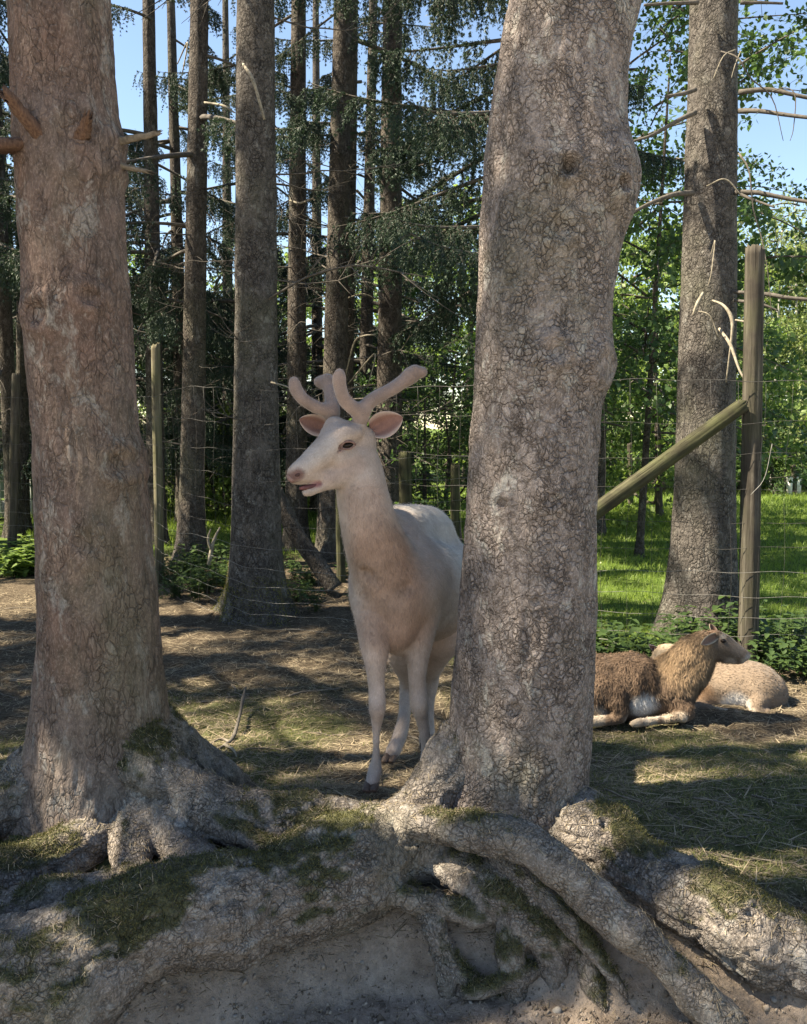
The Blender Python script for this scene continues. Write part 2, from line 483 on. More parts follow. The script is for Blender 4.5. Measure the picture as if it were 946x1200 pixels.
# ------------------------------------------------------------------ the ground
def bank_edge(x):
    return np.interp(x, [-3, -1.1, -0.75, -0.4, -0.1, 0.1, 0.3, 0.6, 0.9, 1.3, 3], [2.05, 2.14, 2.25, 2.47, 2.62, 2.62, 2.60, 2.54, 2.44, 2.31, 2.28])

def meadow_mask(x, y):
    wob = 0.5 * noise2(x, y, 0.7, 5, 3)
    right = ss(0.0, 0.8, x + 0.4 * wob) * ss(5.55, 6.0, y + wob * 0.25)
    far = ss(10.0, 11.6, y + wob)
    return np.maximum(right, far)

def ground(x, y, fine=True):
    x = np.asarray(x, float); y = np.asarray(y, float)
    x, y = np.broadcast_arrays(x, y)
    z = -0.10 + 0.14 * ss(4.4, 3.2, y)
    z = z + 0.10 * ss(3.45, 2.98, y) * ss(1.2, 0.45, x) - 0.115 * ss(2.92, 2.62, y) * ss(1.0, 0.3, x)
    z = z + 0.035 * noise2(x, y, 0.9, 3, 2) * ss(2.0, 3.5, y)
    z = z + 0.10 * ss(12, 30, y)
    if fine: z = z + (0.036 * noise2(x, y, 5, 8, 4) - 0.022 * ss(0.35, 0.75, noise2(x, y, 13, 9, 1))) * ss(14, 7, y)
    e = bank_edge(x) + 0.05 * noise2(x, y, 3.5, 21, 2)
    b = ss(0.0, 0.24, e - y)
    low = -0.20 + 0.025 * noise2(x, y, 2.2, 31, 3) + (0.010 * noise2(x, y, 22, 33, 2) if fine else 0) + 0.05 * ss(2.0, 1.0, y)
    return z * (1 - b) + low * b

def axis(segs):
    out = [segs[0][0]]
    for a, b, s in segs:
        n = max(1, int(round((b - a) / s))); out += list(np.linspace(a, b, n + 1)[1:])
    return np.array(out)
gx = axis([(-300, -60, 60), (-60, -12, 4), (-12, -3, 0.3), (-3, -1.7, 0.06), (-1.7, 1.7, 0.0115), (1.7, 3, 0.06), (3, 12, 0.3), (12, 60, 4), (60, 300, 60)])
gy = axis([(-60, -4, 8), (-4, 1.6, 0.3), (1.6, 2.1, 0.03), (2.1, 3.6, 0.011), (3.6, 5.2, 0.024), (5.2, 8, 0.06), (8, 20, 0.25), (20, 60, 4), (60, 500, 80)])
GX, GY = np.meshgrid(gx, gy)
GZ = ground(GX, GY)
GV = np.stack([GX.ravel(), GY.ravel(), GZ.ravel()], 1)
nx, ny = len(gx), len(gy)
ii = (np.arange(ny - 1)[:, None] * nx + np.arange(nx - 1)[None, :]).ravel()
GQ = np.stack([ii, ii + 1, ii + 1 + nx, ii + nx], 1)
mead = meadow_mask(GX, GY).ravel()
pathm = (ss(-0.12, 0.18, bank_edge(GX) - GY)).ravel()
bounce_mask = ss(1.75, 1.25, GY + 0.15 * noise2(GX, GY, 1.1, 77, 2)).ravel()  # out-of-view ground from the camera backwards, made pale as a reflector
grs = (ss(-0.05, 0.35, noise2(GX, GY, 1.3, 44, 3) + 0.25 * ss(0.3, 0.9, GX) * ss(4.6, 3.6, GY)) * ss(5.4, 4.6, GY) * ss(0.08, 0.30, GY - bank_edge(GX))).ravel()
t = NT('forest_floor')
a = attr(t); sp = t.n('SeparateColor'); t.l(a.outputs['Color'], sp.inputs[0])
v = t.coords()
n1 = t.noise(v, 9, 6, 0.65); n2 = t.noise(v, 55, 5, 0.7); n3 = t.noise(v, 2.2, 4, 0.6)
vs = t.coords((1, 1, 1), 0.05, 9)
litter = t.ramp(n2, [(0.28, (0.025, 0.019, 0.013)), (0.5, (0.085, 0.066, 0.046)), (0.70, (0.20, 0.165, 0.115))])
litter = t.mix(t.ramp(n3, [(0.4, 0.0), (0.65, 0.6)]), litter, t.ramp(n1, [(0.3, (0.028, 0.021, 0.014)), (0.7, (0.10, 0.077, 0.053))]))
green = t.ramp(n2, [(0.3, (0.03, 0.045, 0.014)), (0.7, (0.10, 0.12, 0.04))])
col = t.mix(t.math('MULTIPLY', sp.outputs[2], 0.6), litter, green)
dirt = t.ramp(n1, [(0.25, (0.17, 0.132, 0.102)), (0.5, (0.28, 0.226, 0.182)), (0.75, (0.38, 0.317, 0.26))])
dirt = t.mix(0.55, dirt, t.ramp(n2, [(0.3, 0.45), (0.65, 1.0)]), 'MULTIPLY')
col = t.mix(sp.outputs[1], col, dirt)
bounce_col = t.ramp(n2, [(0.3, (0.26, 0.235, 0.20)), (0.7, (0.50, 0.46, 0.40))])
col = t.mix(a.outputs['Alpha'], col, bounce_col)                # unseen pale ground by the camera, added to bounce warm fill light
md = t.ramp(n1, [(0.3, (0.05, 0.085, 0.018)), (0.7, (0.11, 0.155, 0.035))])
col = t.mix(sp.outputs[0], col, md)
hh = t.math('ADD', n2, t.math('MULTIPLY', n1, 1.4))
hh = t.math('ADD', hh, t.math('MULTIPLY', t.noise(v, 190, 3, 0.7), 0.35))
M['floor'] = t.bsdf(col, 0.95, t.bump(hh, 0.8, 0.014), 0.1)
g = obj('ground', mesh('ground', GV, GQ, M['floor'], True, None, np.stack([mead, pathm, grs, bounce_mask], 1)))
tag(g, kind='structure')

# ------------------------------------------------------------------ the two near trees: trunks
def trunk_table(rows, D):
    """rows: (py, left px, right px) of the outline -> (z, x, radius)"""
    out = []
    for py, a, b in rows:
        c = at((a + b) / 2, py, D); l = at(a, py, D); r = at(b, py, D)
        out.append((c[2], c[0], (r[0] - l[0]) / 2 * 0.985 / (1 + 0.5 * ((c[0] / D) ** 2))))
    return np.array(sorted(out))

def near_trunk(name, rows, D, mat, parent, top, knots, flares, seed):
    tb = trunk_table(rows, D)
    z = np.concatenate([np.arange(-0.12, 3.05, 0.0075), np.arange(3.1, top, 0.25), [top]])
    na = 200
    th = np.linspace(0, 2 * np.pi, na, endpoint=False)
    zz = np.clip(z, tb[0, 0], tb[-1, 0])
    cx = np.interp(zz, tb[:, 0], tb[:, 1]); rr = np.interp(zz, tb[:, 0], tb[:, 2])
    k = np.ones(9) / 9                              # no kinks between the rows
    cx = np.convolve(np.pad(cx, 4, 'edge'), k, 'valid'); rr = np.convolve(np.pad(rr, 4, 'edge'), k, 'valid')
    up = np.maximum(z - tb[-1, 0], 0)
    rr = rr * np.clip(1 - up / (top - tb[-1, 0]) * 0.85, 0.1, 1)
    TH, ZZ = np.meshgrid(th, z)
    P = np.stack([np.cos(TH).ravel(), np.sin(TH).ravel(), ZZ.ravel() * 1.2], 1)
    rad = np.broadcast_to(rr[:, None], TH.shape).copy()
    lump = 0.013 * noise(P * (1, 1, 0.8), 2.2, seed, 2).reshape(TH.shape) + 0.006 * noise(P * (5, 5, 5), 1.6, seed + 3, 2).reshape(TH.shape) + 0.0035 * noise(P * (16, 16, 11), 1.2, seed + 5, 2).reshape(TH.shape)
    rad += lump * ss(4, 3, ZZ)
    for ang, amp, h0, wid in flares:                 # buttresses at the foot
        da = np.angle(np.exp(1j * (TH - ang)))
        rad += amp * np.exp(-(da / wid) ** 2) * np.exp(-np.maximum(ZZ, 0) / h0)
    X0 = cx[:, None] + rad * np.cos(TH); Z0 = ZZ
    for kx, ky, kr, ring, hole in knots:             # knots seen from the front: a collar and a hole
        c = at(kx, ky, D - 0.2)
        front = np.sin(TH) < 0.1
        d = np.hypot(X0 - c[0], (Z0 - c[2]) * 0.9) / kr
        d = d * (1 + 0.12 * noise(P * (9, 9, 9), 1, seed + 9).reshape(TH.shape))
        rad += front * (ring * np.exp(-((d - 1.05) / 0.5) ** 2) + 0.6 * ring * np.exp(-(d / 2.2) ** 2) - hole * np.exp(-(d / 0.62) ** 4))
    V = np.stack([(cx[:, None] + rad * np.cos(TH)).ravel(), (D + rad * np.sin(TH)).ravel(), ZZ.ravel()], 1)
    nr = len(z); ii = np.arange(nr - 1)[:, None] * na; j = np.arange(na)[None, :]; j2 = (j + 1) % na
    Q = np.stack([(ii + j).ravel(), (ii + j2).ravel(), (ii + na + j2).ravel(), (ii + na + j).ravel()], 1)
    o = obj(name, mesh(name, V, Q, mat), parent)
    return o, cx, rr, z, V, Q

D_R, D_L = 2.95, 3.0
right_rows = [(-60, 598, 768), (0, 593, 755), (50, 585, 742), (100, 578, 736), (150, 572, 736), (190, 568, 744), (215, 566, 746), (250, 563, 737), (300, 560, 725), (350, 558, 718), (400, 556, 716), (430, 554, 716), (470, 552, 707), (500, 550, 705), (600, 545, 701), (700, 539, 699), (800, 530, 697), (900, 522, 692), (1000, 515, 690), (1040, 512, 690)]
left_rows = [(-60, 5, 130), (0, 8, 132), (100, 11, 139), (150, 10, 143), (185, 14, 144), (300, 22, 151), (400, 28, 158), (500, 35, 167), (600, 38, 181), (700, 42, 189), (780, 44, 192), (850, 42, 196), (900, 38, 200), (960, 32, 204), (1040, 28, 208)]
tree_r = empty('spruce_tree', (at(610, 960, D_R)[0], D_R, 0.0))
tree_l = empty('spruce_tree', (at(120, 960, D_L)[0], D_L, 0.0))
tag(tree_r, 'thick spruce with scaly grey bark and bare knotty roots, beside the pale deer', 'tree')
tag(tree_l, 'thick reddish-brown spruce with a ring of broken branch stubs and mossy flared base', 'tree')
def keep(o, parent):
    o.parent = parent
    o.location = (0, 0, 0) if parent.parent else -np.array(parent.location)   # parts hold world coordinates
    return o

tr_o, rcx, rrr, rz, RV, RQ = near_trunk('trunk', right_rows, D_R, M['bark_right'], None, 15, [(664, 201, 0.034, 0.016, 0.045), (727, 214, 0.028, 0.012, 0.04), (648, 412, 0.04, 0.016, 0.006), (655, 270, 0.05, 0.008, 0.012), (588, 592, 0.028, 0.005, 0.018), (646, 585, 0.03, 0.012, 0.004), (712, 425, 0.05, 0.014, 0.0), (603, 830, 0.04, 0.006, 0.012), (627, 703, 0.02, 0.004, 0.01), (735, 205, 0.07, 0.012, 0.0)], [(R(205), 0.16, 0.16, 0.55), (R(300), 0.05, 0.12, 0.5)], 60)
keep(tr_o, tree_r)
tl_o, lcx, lrr, lz, LV, LQ = near_trunk('trunk', left_rows, D_L, M['bark_left'], None, 15, [(40, 365, 0.05, 0.014, 0.02), (97, 345, 0.035, 0.008, 0.012), (100, 637, 0.055, 0.008, 0.008), (78, 160, 0.08, 0.010, 0.0), (115, 165, 0.05, 0.008, 0.0), (130, 545, 0.05, 0.012, 0.008)], [(R(-30), 0.17, 0.17, 0.32), (R(20), 0.20, 0.16, 0.5), (R(200), 0.22, 0.2, 0.4), (R(-90), 0.07, 0.12, 0.6)], 80)
keep(tl_o, tree_l)

def stub(parent, p0, p1, r0, r1, mat, seed, n=14, seg=14):
    rs = np.random.default_rng(seed)
    p = np.linspace(p0, p1, n) + rs.normal(0, 0.0012, (n, 3)); rad = np.linspace(r0 * 1.25, r1, n) * (1 + rs.normal(0, 0.02, n))
    V, Q, T = tube(p, rad, seg, True, 0.7, 0.0)
    gro = rs.normal(1, 0.14, seg); cc_ = np.repeat(p, seg, 0); V[:n * seg] = cc_ + (V[:n * seg] - cc_) * np.tile(gro, n)[:, None]
    k = (n - 1) * seg                                 # splintered end
    ax = (np.asarray(p1) - p0) / np.linalg.norm(np.asarray(p1) - p0)
    V[k:k + seg] += ax * rs.uniform(-0.045, 0.03, seg)[:, None]
    V[-1] -= ax * 0.02
    return obj('branch_stub', mesh('branch_stub', V, [Q, T], mat, False), parent)
stub(tl_o, at(50, 162, D_L - 0.16), at(5, 108, D_L - 0.27), 0.026, 0.022, M['broken'], 1)
stub(tl_o, at(40, 170, D_L - 0.10), at(-22, 172, D_L - 0.22), 0.026, 0.032, M['broken'], 2)
stub(tl_o, at(95, 163, D_L - 0.21), at(104, 135, D_L - 0.27), 0.02, 0.012, M['broken'], 3)
stub(tl_o, at(130, 168, D_L - 0.02), at(189, 155, D_L - 0.06), 0.016, 0.010, M['twig'], 4)
stub(tl_o, at(135, 193, D_L - 0.02), at(176, 202, D_L - 0.03), 0.012, 0.008, M['twig'], 5)

# ------------------------------------------------------------------ roots (one field, split root by root)
def pr(rows): return [(*at(px, py, D), r) for px, py, D, r in rows]
roots = [
    # (tree, label, rows)
    (0, None, [(560, 1040, 3.0, .20), (560, 1000, 2.9, .2)]),                                                               # 0: buried core
    (1, 'mossy ridge of root linking the two trees', [(150, 862, 2.98, .13), (195, 908, 2.88, .085), (245, 945, 2.82, .072), (310, 960, 2.80, .08), (370, 970, 2.80, .095), (430, 980, 2.80, .085), (500, 975, 2.84, .09)]),
    (0, 'thick log-like root arching over bare dirt', [(520, 985, 2.80, .10), (460, 998, 2.68, .115), (405, 1018, 2.57, .13), (340, 1044, 2.47, .13), (270, 1066, 2.38, .128), (200, 1082, 2.30, .132), (130, 1112, 2.22, .145), (60, 1142, 2.14, .16), (-40, 1180, 2.06, .16), (-160, 1200, 1.98, .14)]),
    (0, 'long pale root running down over the others', [(430, 955, 2.74, .045), (480, 962, 2.64, .052), (540, 972, 2.56, .058), (600, 986, 2.48, .062), (655, 1016, 2.40, .060), (710, 1062, 2.33, .056), (760, 1110, 2.27, .054), (810, 1160, 2.21, .052), (860, 1210, 2.16, .05)]),
    (0, 'broad root running down the bank beneath grass', [(670, 975, 2.80, .12), (720, 1008, 2.64, .115), (780, 1042, 2.51, .108), (840, 1072, 2.41, .102), (900, 1102, 2.33, .095), (960, 1135, 2.26, .085), (1030, 1175, 2.19, .075)]),
    (0, 'gnarled root block hanging above the hollow', [(510, 1005, 2.68, .075), (565, 1036, 2.57, .07), (605, 1056, 2.50, .07), (632, 1086, 2.46, .06), (650, 1135, 2.43, .042), (655, 1225, 2.38, .04)]),
    (0, None, [(640, 1075, 2.46, .05), (678, 1108, 2.42, .042), (698, 1155, 2.37, .036), (716, 1235, 2.31, .034)]),
    (0, None, [(450, 1030, 2.60, .045), (490, 1058, 2.52, .032), (512, 1098, 2.46, .026), (522, 1140, 2.43, .026), (528, 1180, 2.42, .020)]),
    (0, None, [(514, 1100, 2.46, .016), (542, 1138, 2.43, .02), (572, 1162, 2.41, .02), (610, 1185, 2.42, .02)]),
    (0, 'short broken root end', [(543, 1166, 2.38, .010), (570, 1158, 2.37, .015), (598, 1146, 2.38, .018), (625, 1138, 2.42, .02)]),
    (0, None, [(552, 1052, 2.58, .010), (566, 1075, 2.54, .010), (588, 1098, 2.53, .008), (615, 1122, 2.53, .008)]),
    (1, None, [(160, 930, 2.90, .08), (158, 985, 2.76, .055), (152, 1025, 2.62, .038), (152, 1070, 2.50, .03)]),
    (1, 'low weathered root by the left trunk', [(120, 970, 2.84, .075), (60, 1012, 2.66, .068), (0, 1028, 2.54, .065), (-70, 1040, 2.45, .06)]),
    (1, None, [(170, 1030, 2.58, .04), (100, 1052, 2.46, .05), (20, 1072, 2.38, .055), (-70, 1085, 2.30, .055)]),
    (1, None, [(75, 880, 3.0, .13), (25, 925, 2.90, .09), (-30, 958, 2.80, .07), (-120, 990, 2.68, .06)]),
    (1, None, [(160, 848, 3.08, .10), (200, 872, 3.10, .085), (240, 905, 3.16, .07), (290, 935, 3.22, .05), (340, 955, 3.26, .03)]),
    (1, None, [(190, 945, 2.86, .07), (218, 998, 2.72, .055), (250, 1045, 2.56, .04)]),
    (0, None, [(560, 850, 2.96, .10), (522, 908, 2.87, .085), (484, 952, 2.82, .062), (440, 975, 2.80, .05)]),
    (0, None, [(670, 1010, 2.72, .06), (715, 1048, 2.62, .048), (765, 1085, 2.53, .04), (815, 1128, 2.45, .034), (870, 1180, 2.38, .025)]),
    (0, None, [(600, 1070, 2.47, .045), (598, 1120, 2.42, .036), (604, 1165, 2.39, .034), (600, 1235, 2.36, .034)]),
    (0, None, [(580, 1000, 2.56, .028), (618, 1032, 2.47, .026), (660, 1072, 2.40, .022), (700, 1120, 2.35, .018), (735, 1170, 2.30, .012)]),
    (0, None, [(430, 1020, 2.52, .030), (470, 1050, 2.50, .026), (520, 1062, 2.50, .024), (570, 1072, 2.49, .024)]),
    (1, None, [(245, 955, 2.74, .030), (300, 985, 2.68, .028), (360, 1000, 2.62, .026), (420, 1002, 2.58, .026)]),
    (1, None, [(215, 1000, 2.66, .026), (160, 1045, 2.50, .028), (90, 1080, 2.32, .026), (10, 1100, 2.22, .022)]),
    (0, None, [(720, 1110, 2.48, .010), (735, 1130, 2.46, .012), (760, 1160, 2.44, .009)]),
]
fld = Field((-1.75, 1.88, -0.40), (1.65, 3.4, 0.55), 0.0085)
fld.cone((at(610, 960, D_R)[0], D_R, -0.3), (at(618, 800, D_R)[0], D_R, 0.6), 0.235, 0.205, 0.08, 100)
fld.cone((at(118, 960, D_L)[0], D_L, -0.3), (at(118, 800, D_L)[0], D_L, 0.6), 0.24, 0.20, 0.08, 101)
lines = []
for i, (tr, lab, rows) in enumerate(roots):
    small = max(r[3] for r in rows) < 0.03
    p = spline(pr(rows), 8 * len(rows))
    rs = np.random.default_rng(300 + i)
    # roots wander, swell and pinch
    L = np.arange(len(p))
    for ax in range(3): p[:, ax] += p[:, 3] * 0.11 * np.convolve(rs.normal(0, 1, len(p) + 6), np.ones(7) / 3, 'valid')
    p[:, 3] *= 1 + 0.10 * np.convolve(rs.normal(0, 1, len(p) + 4), np.ones(5) / 3, 'valid')
    lines.append(p)
    fld.chain(p, 0.015 if small else {3: 0.008, 4: 0.03, 5: 0.02, 6: 0.012, 7: 0.014, 18: 0.014, 19: 0.012, 20: 0.012, 21: 0.014, 22: 0.014, 23: 0.014}.get(i, 0.038), i)
SV, SQ, SI = fld.surface(2)
SN = normals(SV, SQ)
rope = np.zeros(len(SV))
for i, p in enumerate(lines):
    m = np.nonzero(SI == i)[0]
    if len(m) == 0: continue
    c = p[:, :3]; arc = np.concatenate([[0], np.cumsum(np.linalg.norm(np.diff(c, axis=0), axis=1))])
    k = np.empty(len(m), int)
    for j0 in range(0, len(m), 4000): k[j0:j0 + 4000] = ((SV[m[j0:j0 + 4000], None, :] - c[None]) ** 2).sum(2).argmin(1)
    off = SV[m] - c[k]; tg = np.gradient(c, axis=0)[k]; tg /= np.linalg.norm(tg, axis=1)[:, None] + 1e-9
    off -= tg * (off * tg).sum(1)[:, None]; off /= np.linalg.norm(off, axis=1)[:, None] + 1e-9
    sl = (SV[m] * tg).sum(1)
    w_ = np.column_stack([off * np.clip(p[k, 3] / 0.05, 0.6, 2.2)[:, None] * 1.5, ])
    q = w_ + np.outer(sl, (1.1, 0.9, 1.0)) + i * 3.7
    rope[m] = (-np.abs(noise(q, 1.2, 200 + i, 1)) * 0.16 - np.clip(1 - np.abs(noise(q + 9, 0.9, 230 + i, 1)) * 6, 0, 1) * 0.10 + 0.05) * np.minimum(p[k, 3], 0.09) * (0.6 if i == 3 else 1.0)
SV = SV + SN * rope[:, None]
SN = normals(SV, SQ)
RID = noise(SV * (1, 1, 1), 9, 71, 3)
SV = SV + SN * (0.012 * noise(SV, 6, 70, 2) - 0.009 * np.clip(1 - np.abs(noise(SV, 5, 74, 2)) * 6, 0, 1) * np.isin(SI, (0, 1, 2, 4, 12, 14, 17, 100, 101)) + 0.006 * RID + 0.004 * noise(SV, 34, 72, 2))[:, None]
SN = normals(SV, SQ)
mz = noise(SV, 4.2, 90, 3) + 0.35 * noise(SV, 26, 91, 2)
moss_amt = np.clip(ss(-0.02, 0.30, mz + 0.55 * SN[:, 2] - 0.50 + 0.14 * ss(0.2, -0.6, SV[:, 0])), 0, 1) * ss(-0.05, 0.35, SN[:, 2] + 0.15)
gz = ground(SV[:, 0], SV[:, 1], False)
dirt_amt = ss(0.06, -0.02, SV[:, 2] - gz + 0.04 * mz) * 0.85
scol = np.stack([moss_amt, dirt_amt * (1 - moss_amt), np.zeros(len(SV))], 1)
fid = SI[SQ[:, 0]]
# faces buried inside a trunk or deep in the soil are dropped
fc = SV[SQ].mean(1)
inR = np.hypot(fc[:, 0] - np.interp(fc[:, 2], rz, rcx), fc[:, 1] - D_R) < np.interp(fc[:, 2], rz, rrr) - 0.02
inL = np.hypot(fc[:, 0] - np.interp(fc[:, 2], lz, lcx), fc[:, 1] - D_L) < np.interp(fc[:, 2], lz, lrr) - 0.02
deep = fc[:, 2] < ground(fc[:, 0], fc[:, 1], False) - 0.07
dead = inR | inL | deep
cor = {100: 0, 101: 1}
fid = np.where(fid == 100, 17, np.where(fid == 101, 14, fid))
def largest(Q, k):
    """the biggest connected patch of the chosen faces"""
    f = np.nonzero(k)[0]; q = Q[f]; u, inv = np.unique(q, return_inverse=True); inv = inv.reshape(q.shape)
    lab = np.arange(len(u))
    while True:
        m = lab[inv].min(1); new = lab.copy()
        for c in range(4): np.minimum.at(new, inv[:, c], m)
        new = new[new]
        if (new == lab).all(): break
        lab = new
    fl = lab[inv[:, 0]]; ids, cnt = np.unique(fl, return_counts=True)
    out = np.zeros(len(k), bool); out[f[fl == ids[cnt.argmax()]]] = True
    return out
for i, (tr, lab, rows) in enumerate(roots):
    k = (fid == i) & ~dead
    if k.sum() < 6: continue
    k = largest(SQ, k)
    v, q, u = submesh(SV, SQ, k)
    o = obj('root', mesh('root', v, q, M['bark_root'], True, None, scol[u]))
    keep(o, [tree_r, tree_l][tr])
    if lab: o['label'] = lab

def blades(pos, nrm, length, width, lean, mat, name, curl=0.3, rng=RNG, flat=0.0, hdir=None):
    """thin bent blades (two quads' worth of triangles each) growing from pos along nrm"""
    n = len(pos)
    a = rng.uniform(0, 2 * np.pi, n)
    side = np.stack([np.cos(a), np.sin(a), np.zeros(n)], 1)
    ld = rng.uniform(0, 2 * np.pi, n)
    ln = np.stack([np.cos(ld), np.sin(ld), np.zeros(n)], 1) * lean * rng.uniform(0.3, 1.2, n)[:, None]
    if hdir is not None: ln = ln + hdir
    d = nrm + ln; d /= np.linalg.norm(d, axis=1)[:, None]
    d2 = d + ln * curl * 2; d2[:, 2] -= curl * 0.5; d2 /= np.linalg.norm(d2, axis=1)[:, None]
    L = length * rng.uniform(0.5, 1.3, n); W = width * rng.uniform(0.6, 1.3, n)
    p0 = pos - side * W[:, None] / 2; p1 = pos + side * W[:, None] / 2
    mid = pos + d * (L * 0.55)[:, None]
    p2 = mid - side * W[:, None] * 0.36; p3 = mid + side * W[:, None] * 0.36
    p4 = mid + d2 * (L * 0.45)[:, None]
    V = np.stack([p0, p1, p2, p3, p4], 1).reshape(-1, 3)
    b = np.arange(n) * 5
    Q = np.stack([b, b + 1, b + 3, b + 2], 1); T = np.stack([b + 2, b + 3, b + 4], 1)
    return mesh(name, V, [Q, T], mat, False)

# moss tufts on the upper sides of the roots
vis = (moss_amt > 0.45) & (SN[:, 1] < 0.6) & (SV[:, 2] > gz - 0.01)
ci = np.nonzero(vis)[0]
ci = RNG.choice(ci, min(len(ci) * 3, 46000))
mp_ = SV[ci] + RNG.normal(0, 0.004, (len(ci), 3))
o = obj('moss', blades(mp_, SN[ci] * 0.8 + np.array((0, 0, 0.4)), 0.009, 0.0026, 0.7, M['moss'], 'moss'))
tag(o, 'dark olive moss growing on top of the roots', 'moss', kind='stuff')

# needles and bark bits caught on top of the roots
ci = np.nonzero((SN[:, 2] > 0.55) & (SV[:, 2] > gz + 0.0) & (SN[:, 1] < 0.7))[0]
ci = ci[(noise(SV[ci], 5, 95, 2) > -0.25)]
ci = RNG.choice(ci, 9000)
aa = RNG.uniform(0, 6.283, len(ci)); hd = np.stack([np.cos(aa), np.sin(aa), np.zeros(len(ci))], 1); hd -= SN[ci] * (hd * SN[ci]).sum(1)[:, None]
o = obj('root_litter', blades(SV[ci] + SN[ci] * 0.002, SN[ci] * 0.15, 0.026, 0.0024, 0.0, M['straw'], 'root_litter', 0.0, RNG, hdir=hd * 1.5))
tag(o, 'dry needles and bark bits caught on top of the roots', 'litter', kind='stuff')

# ------------------------------------------------------------------ coat materials
def coat(name, rough=0.75, hair=260, bd=0.0025, sheen=0.25, stretch=(1, 1, 0.35), amt=0.3):
    t = NT(name); a = attr(t); v = t.coords(stretch)
    n1 = t.noise(v, hair, 3, 0.7); n2 = t.noise(t.coords(), 14, 5, 0.6)
    c = t.mix(amt, a.outputs['Color'], t.ramp(n1, [(0.3, 0.45), (0.65, 1.0)]), 'MULTIPLY')
    c = t.mix(0.3, c, t.ramp(n2, [(0.3, 0.6), (0.6, 1.0)]), 'MULTIPLY')
    h = t.math('ADD', n1, t.math('MULTIPLY', n2, 0.8))
    return t.bsdf(c, rough, t.bump(h, 0.45, bd), 0.2, sheen=sheen)
M['deer_coat'] = coat('deer_coat', 0.85, 240, 0.005, 0.1, (1, 1, 0.35), 0.4)
M['velvet'] = coat('velvet', 0.9, 400, 0.002, 0.4, (1, 1, 1), 0.3)
M['sheep_coat'] = coat('sheep_coat', 0.9, 110, 0.008, 0.15, (1, 1, 0.5), 0.4)
M['eye'] = plain('eye', (0.008, 0.005, 0.004), (0.018, 0.012, 0.009), 50, 0.35, spec=0.2)
M['eyelid'] = plain('eyelid', (0.13, 0.075, 0.062), (0.22, 0.14, 0.12), 90, 0.6)
M['nose'] = plain('nose', (0.12, 0.068, 0.06), (0.22, 0.135, 0.12), 160, 0.5, 0.5, 0.002, spec=0.4)
M['mouth'] = plain('mouth', (0.055, 0.018, 0.018), (0.14, 0.05, 0.05), 60, 0.5, spec=0.3)
M['nostril'] = plain('nostril', (0.03, 0.016, 0.014), (0.06, 0.03, 0.028), 60, 0.8)
M['hoof'] = plain('hoof', (0.045, 0.032, 0.026), (0.12, 0.085, 0.065), 60, 0.55, 0.4, 0.002)
def hairmat(name, tl=0.1, lo=0.45, hi=1.25):
    t = NT(name); a = attr(t); g = t.n('NewGeometry')
    c = t.mix(0.55, a.outputs['Color'], t.ramp(g.outputs['Random Per Island'], [(0.0, lo), (1.0, hi)]), 'MULTIPLY')
    return t.bsdf(c, 0.8, None, 0.15, translucent=tl)
M['fleece'] = hairmat('fleece')
M['short_hair'] = hairmat('short_hair', 0.1, 0.7, 1.2)

def fur(name, V, N, C, n, length, width, mat, parent, flow, lift=0.35, seed=0, sel=None):
    rs = np.random.default_rng(seed)
    cand = np.arange(len(V)) if sel is None else np.nonzero(sel)[0]
    i = rs.choice(cand, n)
    p = V[i] + rs.normal(0, 0.003, (n, 3)); nn = N[i]
    f = flow(p) + rs.normal(0, 0.28, (n, 3))
    f = f - nn * (f * nn).sum(1)[:, None]; f /= np.linalg.norm(f, axis=1)[:, None] + 1e-9
    d = f + nn * lift * rs.uniform(0.4, 1.5, n)[:, None]; d /= np.linalg.norm(d, axis=1)[:, None]
    side = np.cross(d, nn); side /= np.linalg.norm(side, axis=1)[:, None] + 1e-9
    ln = np.asarray(length(p) if callable(length) else length) * rs.uniform(0.5, 1.3, n)
    w = width * rs.uniform(0.6, 1.3, n)
    p = p - nn * 0.002
    mid = p + d * (ln * 0.55)[:, None]; tip = mid + (d * 0.7 + f * 0.5 + np.array((0, 0, -0.15))) * (ln * 0.45)[:, None]
    VV = np.stack([p - side * w[:, None] / 2, p + side * w[:, None] / 2, mid - side * w[:, None] * .42, mid + side * w[:, None] * .42, tip], 1).reshape(-1, 3)
    b = np.arange(n) * 5
    cc = np.repeat(np.clip(C[i] * rs.uniform(0.8, 1.2, (n, 1)), 0, 1), 5, 0)
    o = obj(name, mesh(name, VV, [np.stack([b, b + 1, b + 3, b + 2], 1), np.stack([b + 2, b + 3, b + 4], 1)], mat, True, None, cc))
    o['kind'] = 'stuff'
    return keep(o, parent)

# ------------------------------------------------------------------ the pale deer
deer = empty('deer', (at(470, 690, 3.3)[0], 3.3, 0.02))
tag(deer, 'cream-white fallow deer buck with velvet antlers standing between the two trunks', 'deer')
fd = Field((-0.47, 2.76, -0.08), (0.36, 4.25, 1.62), 0.0055)
def C(rows, k=0.03, n=None): fd.chain(pr(rows), k, 0, n)
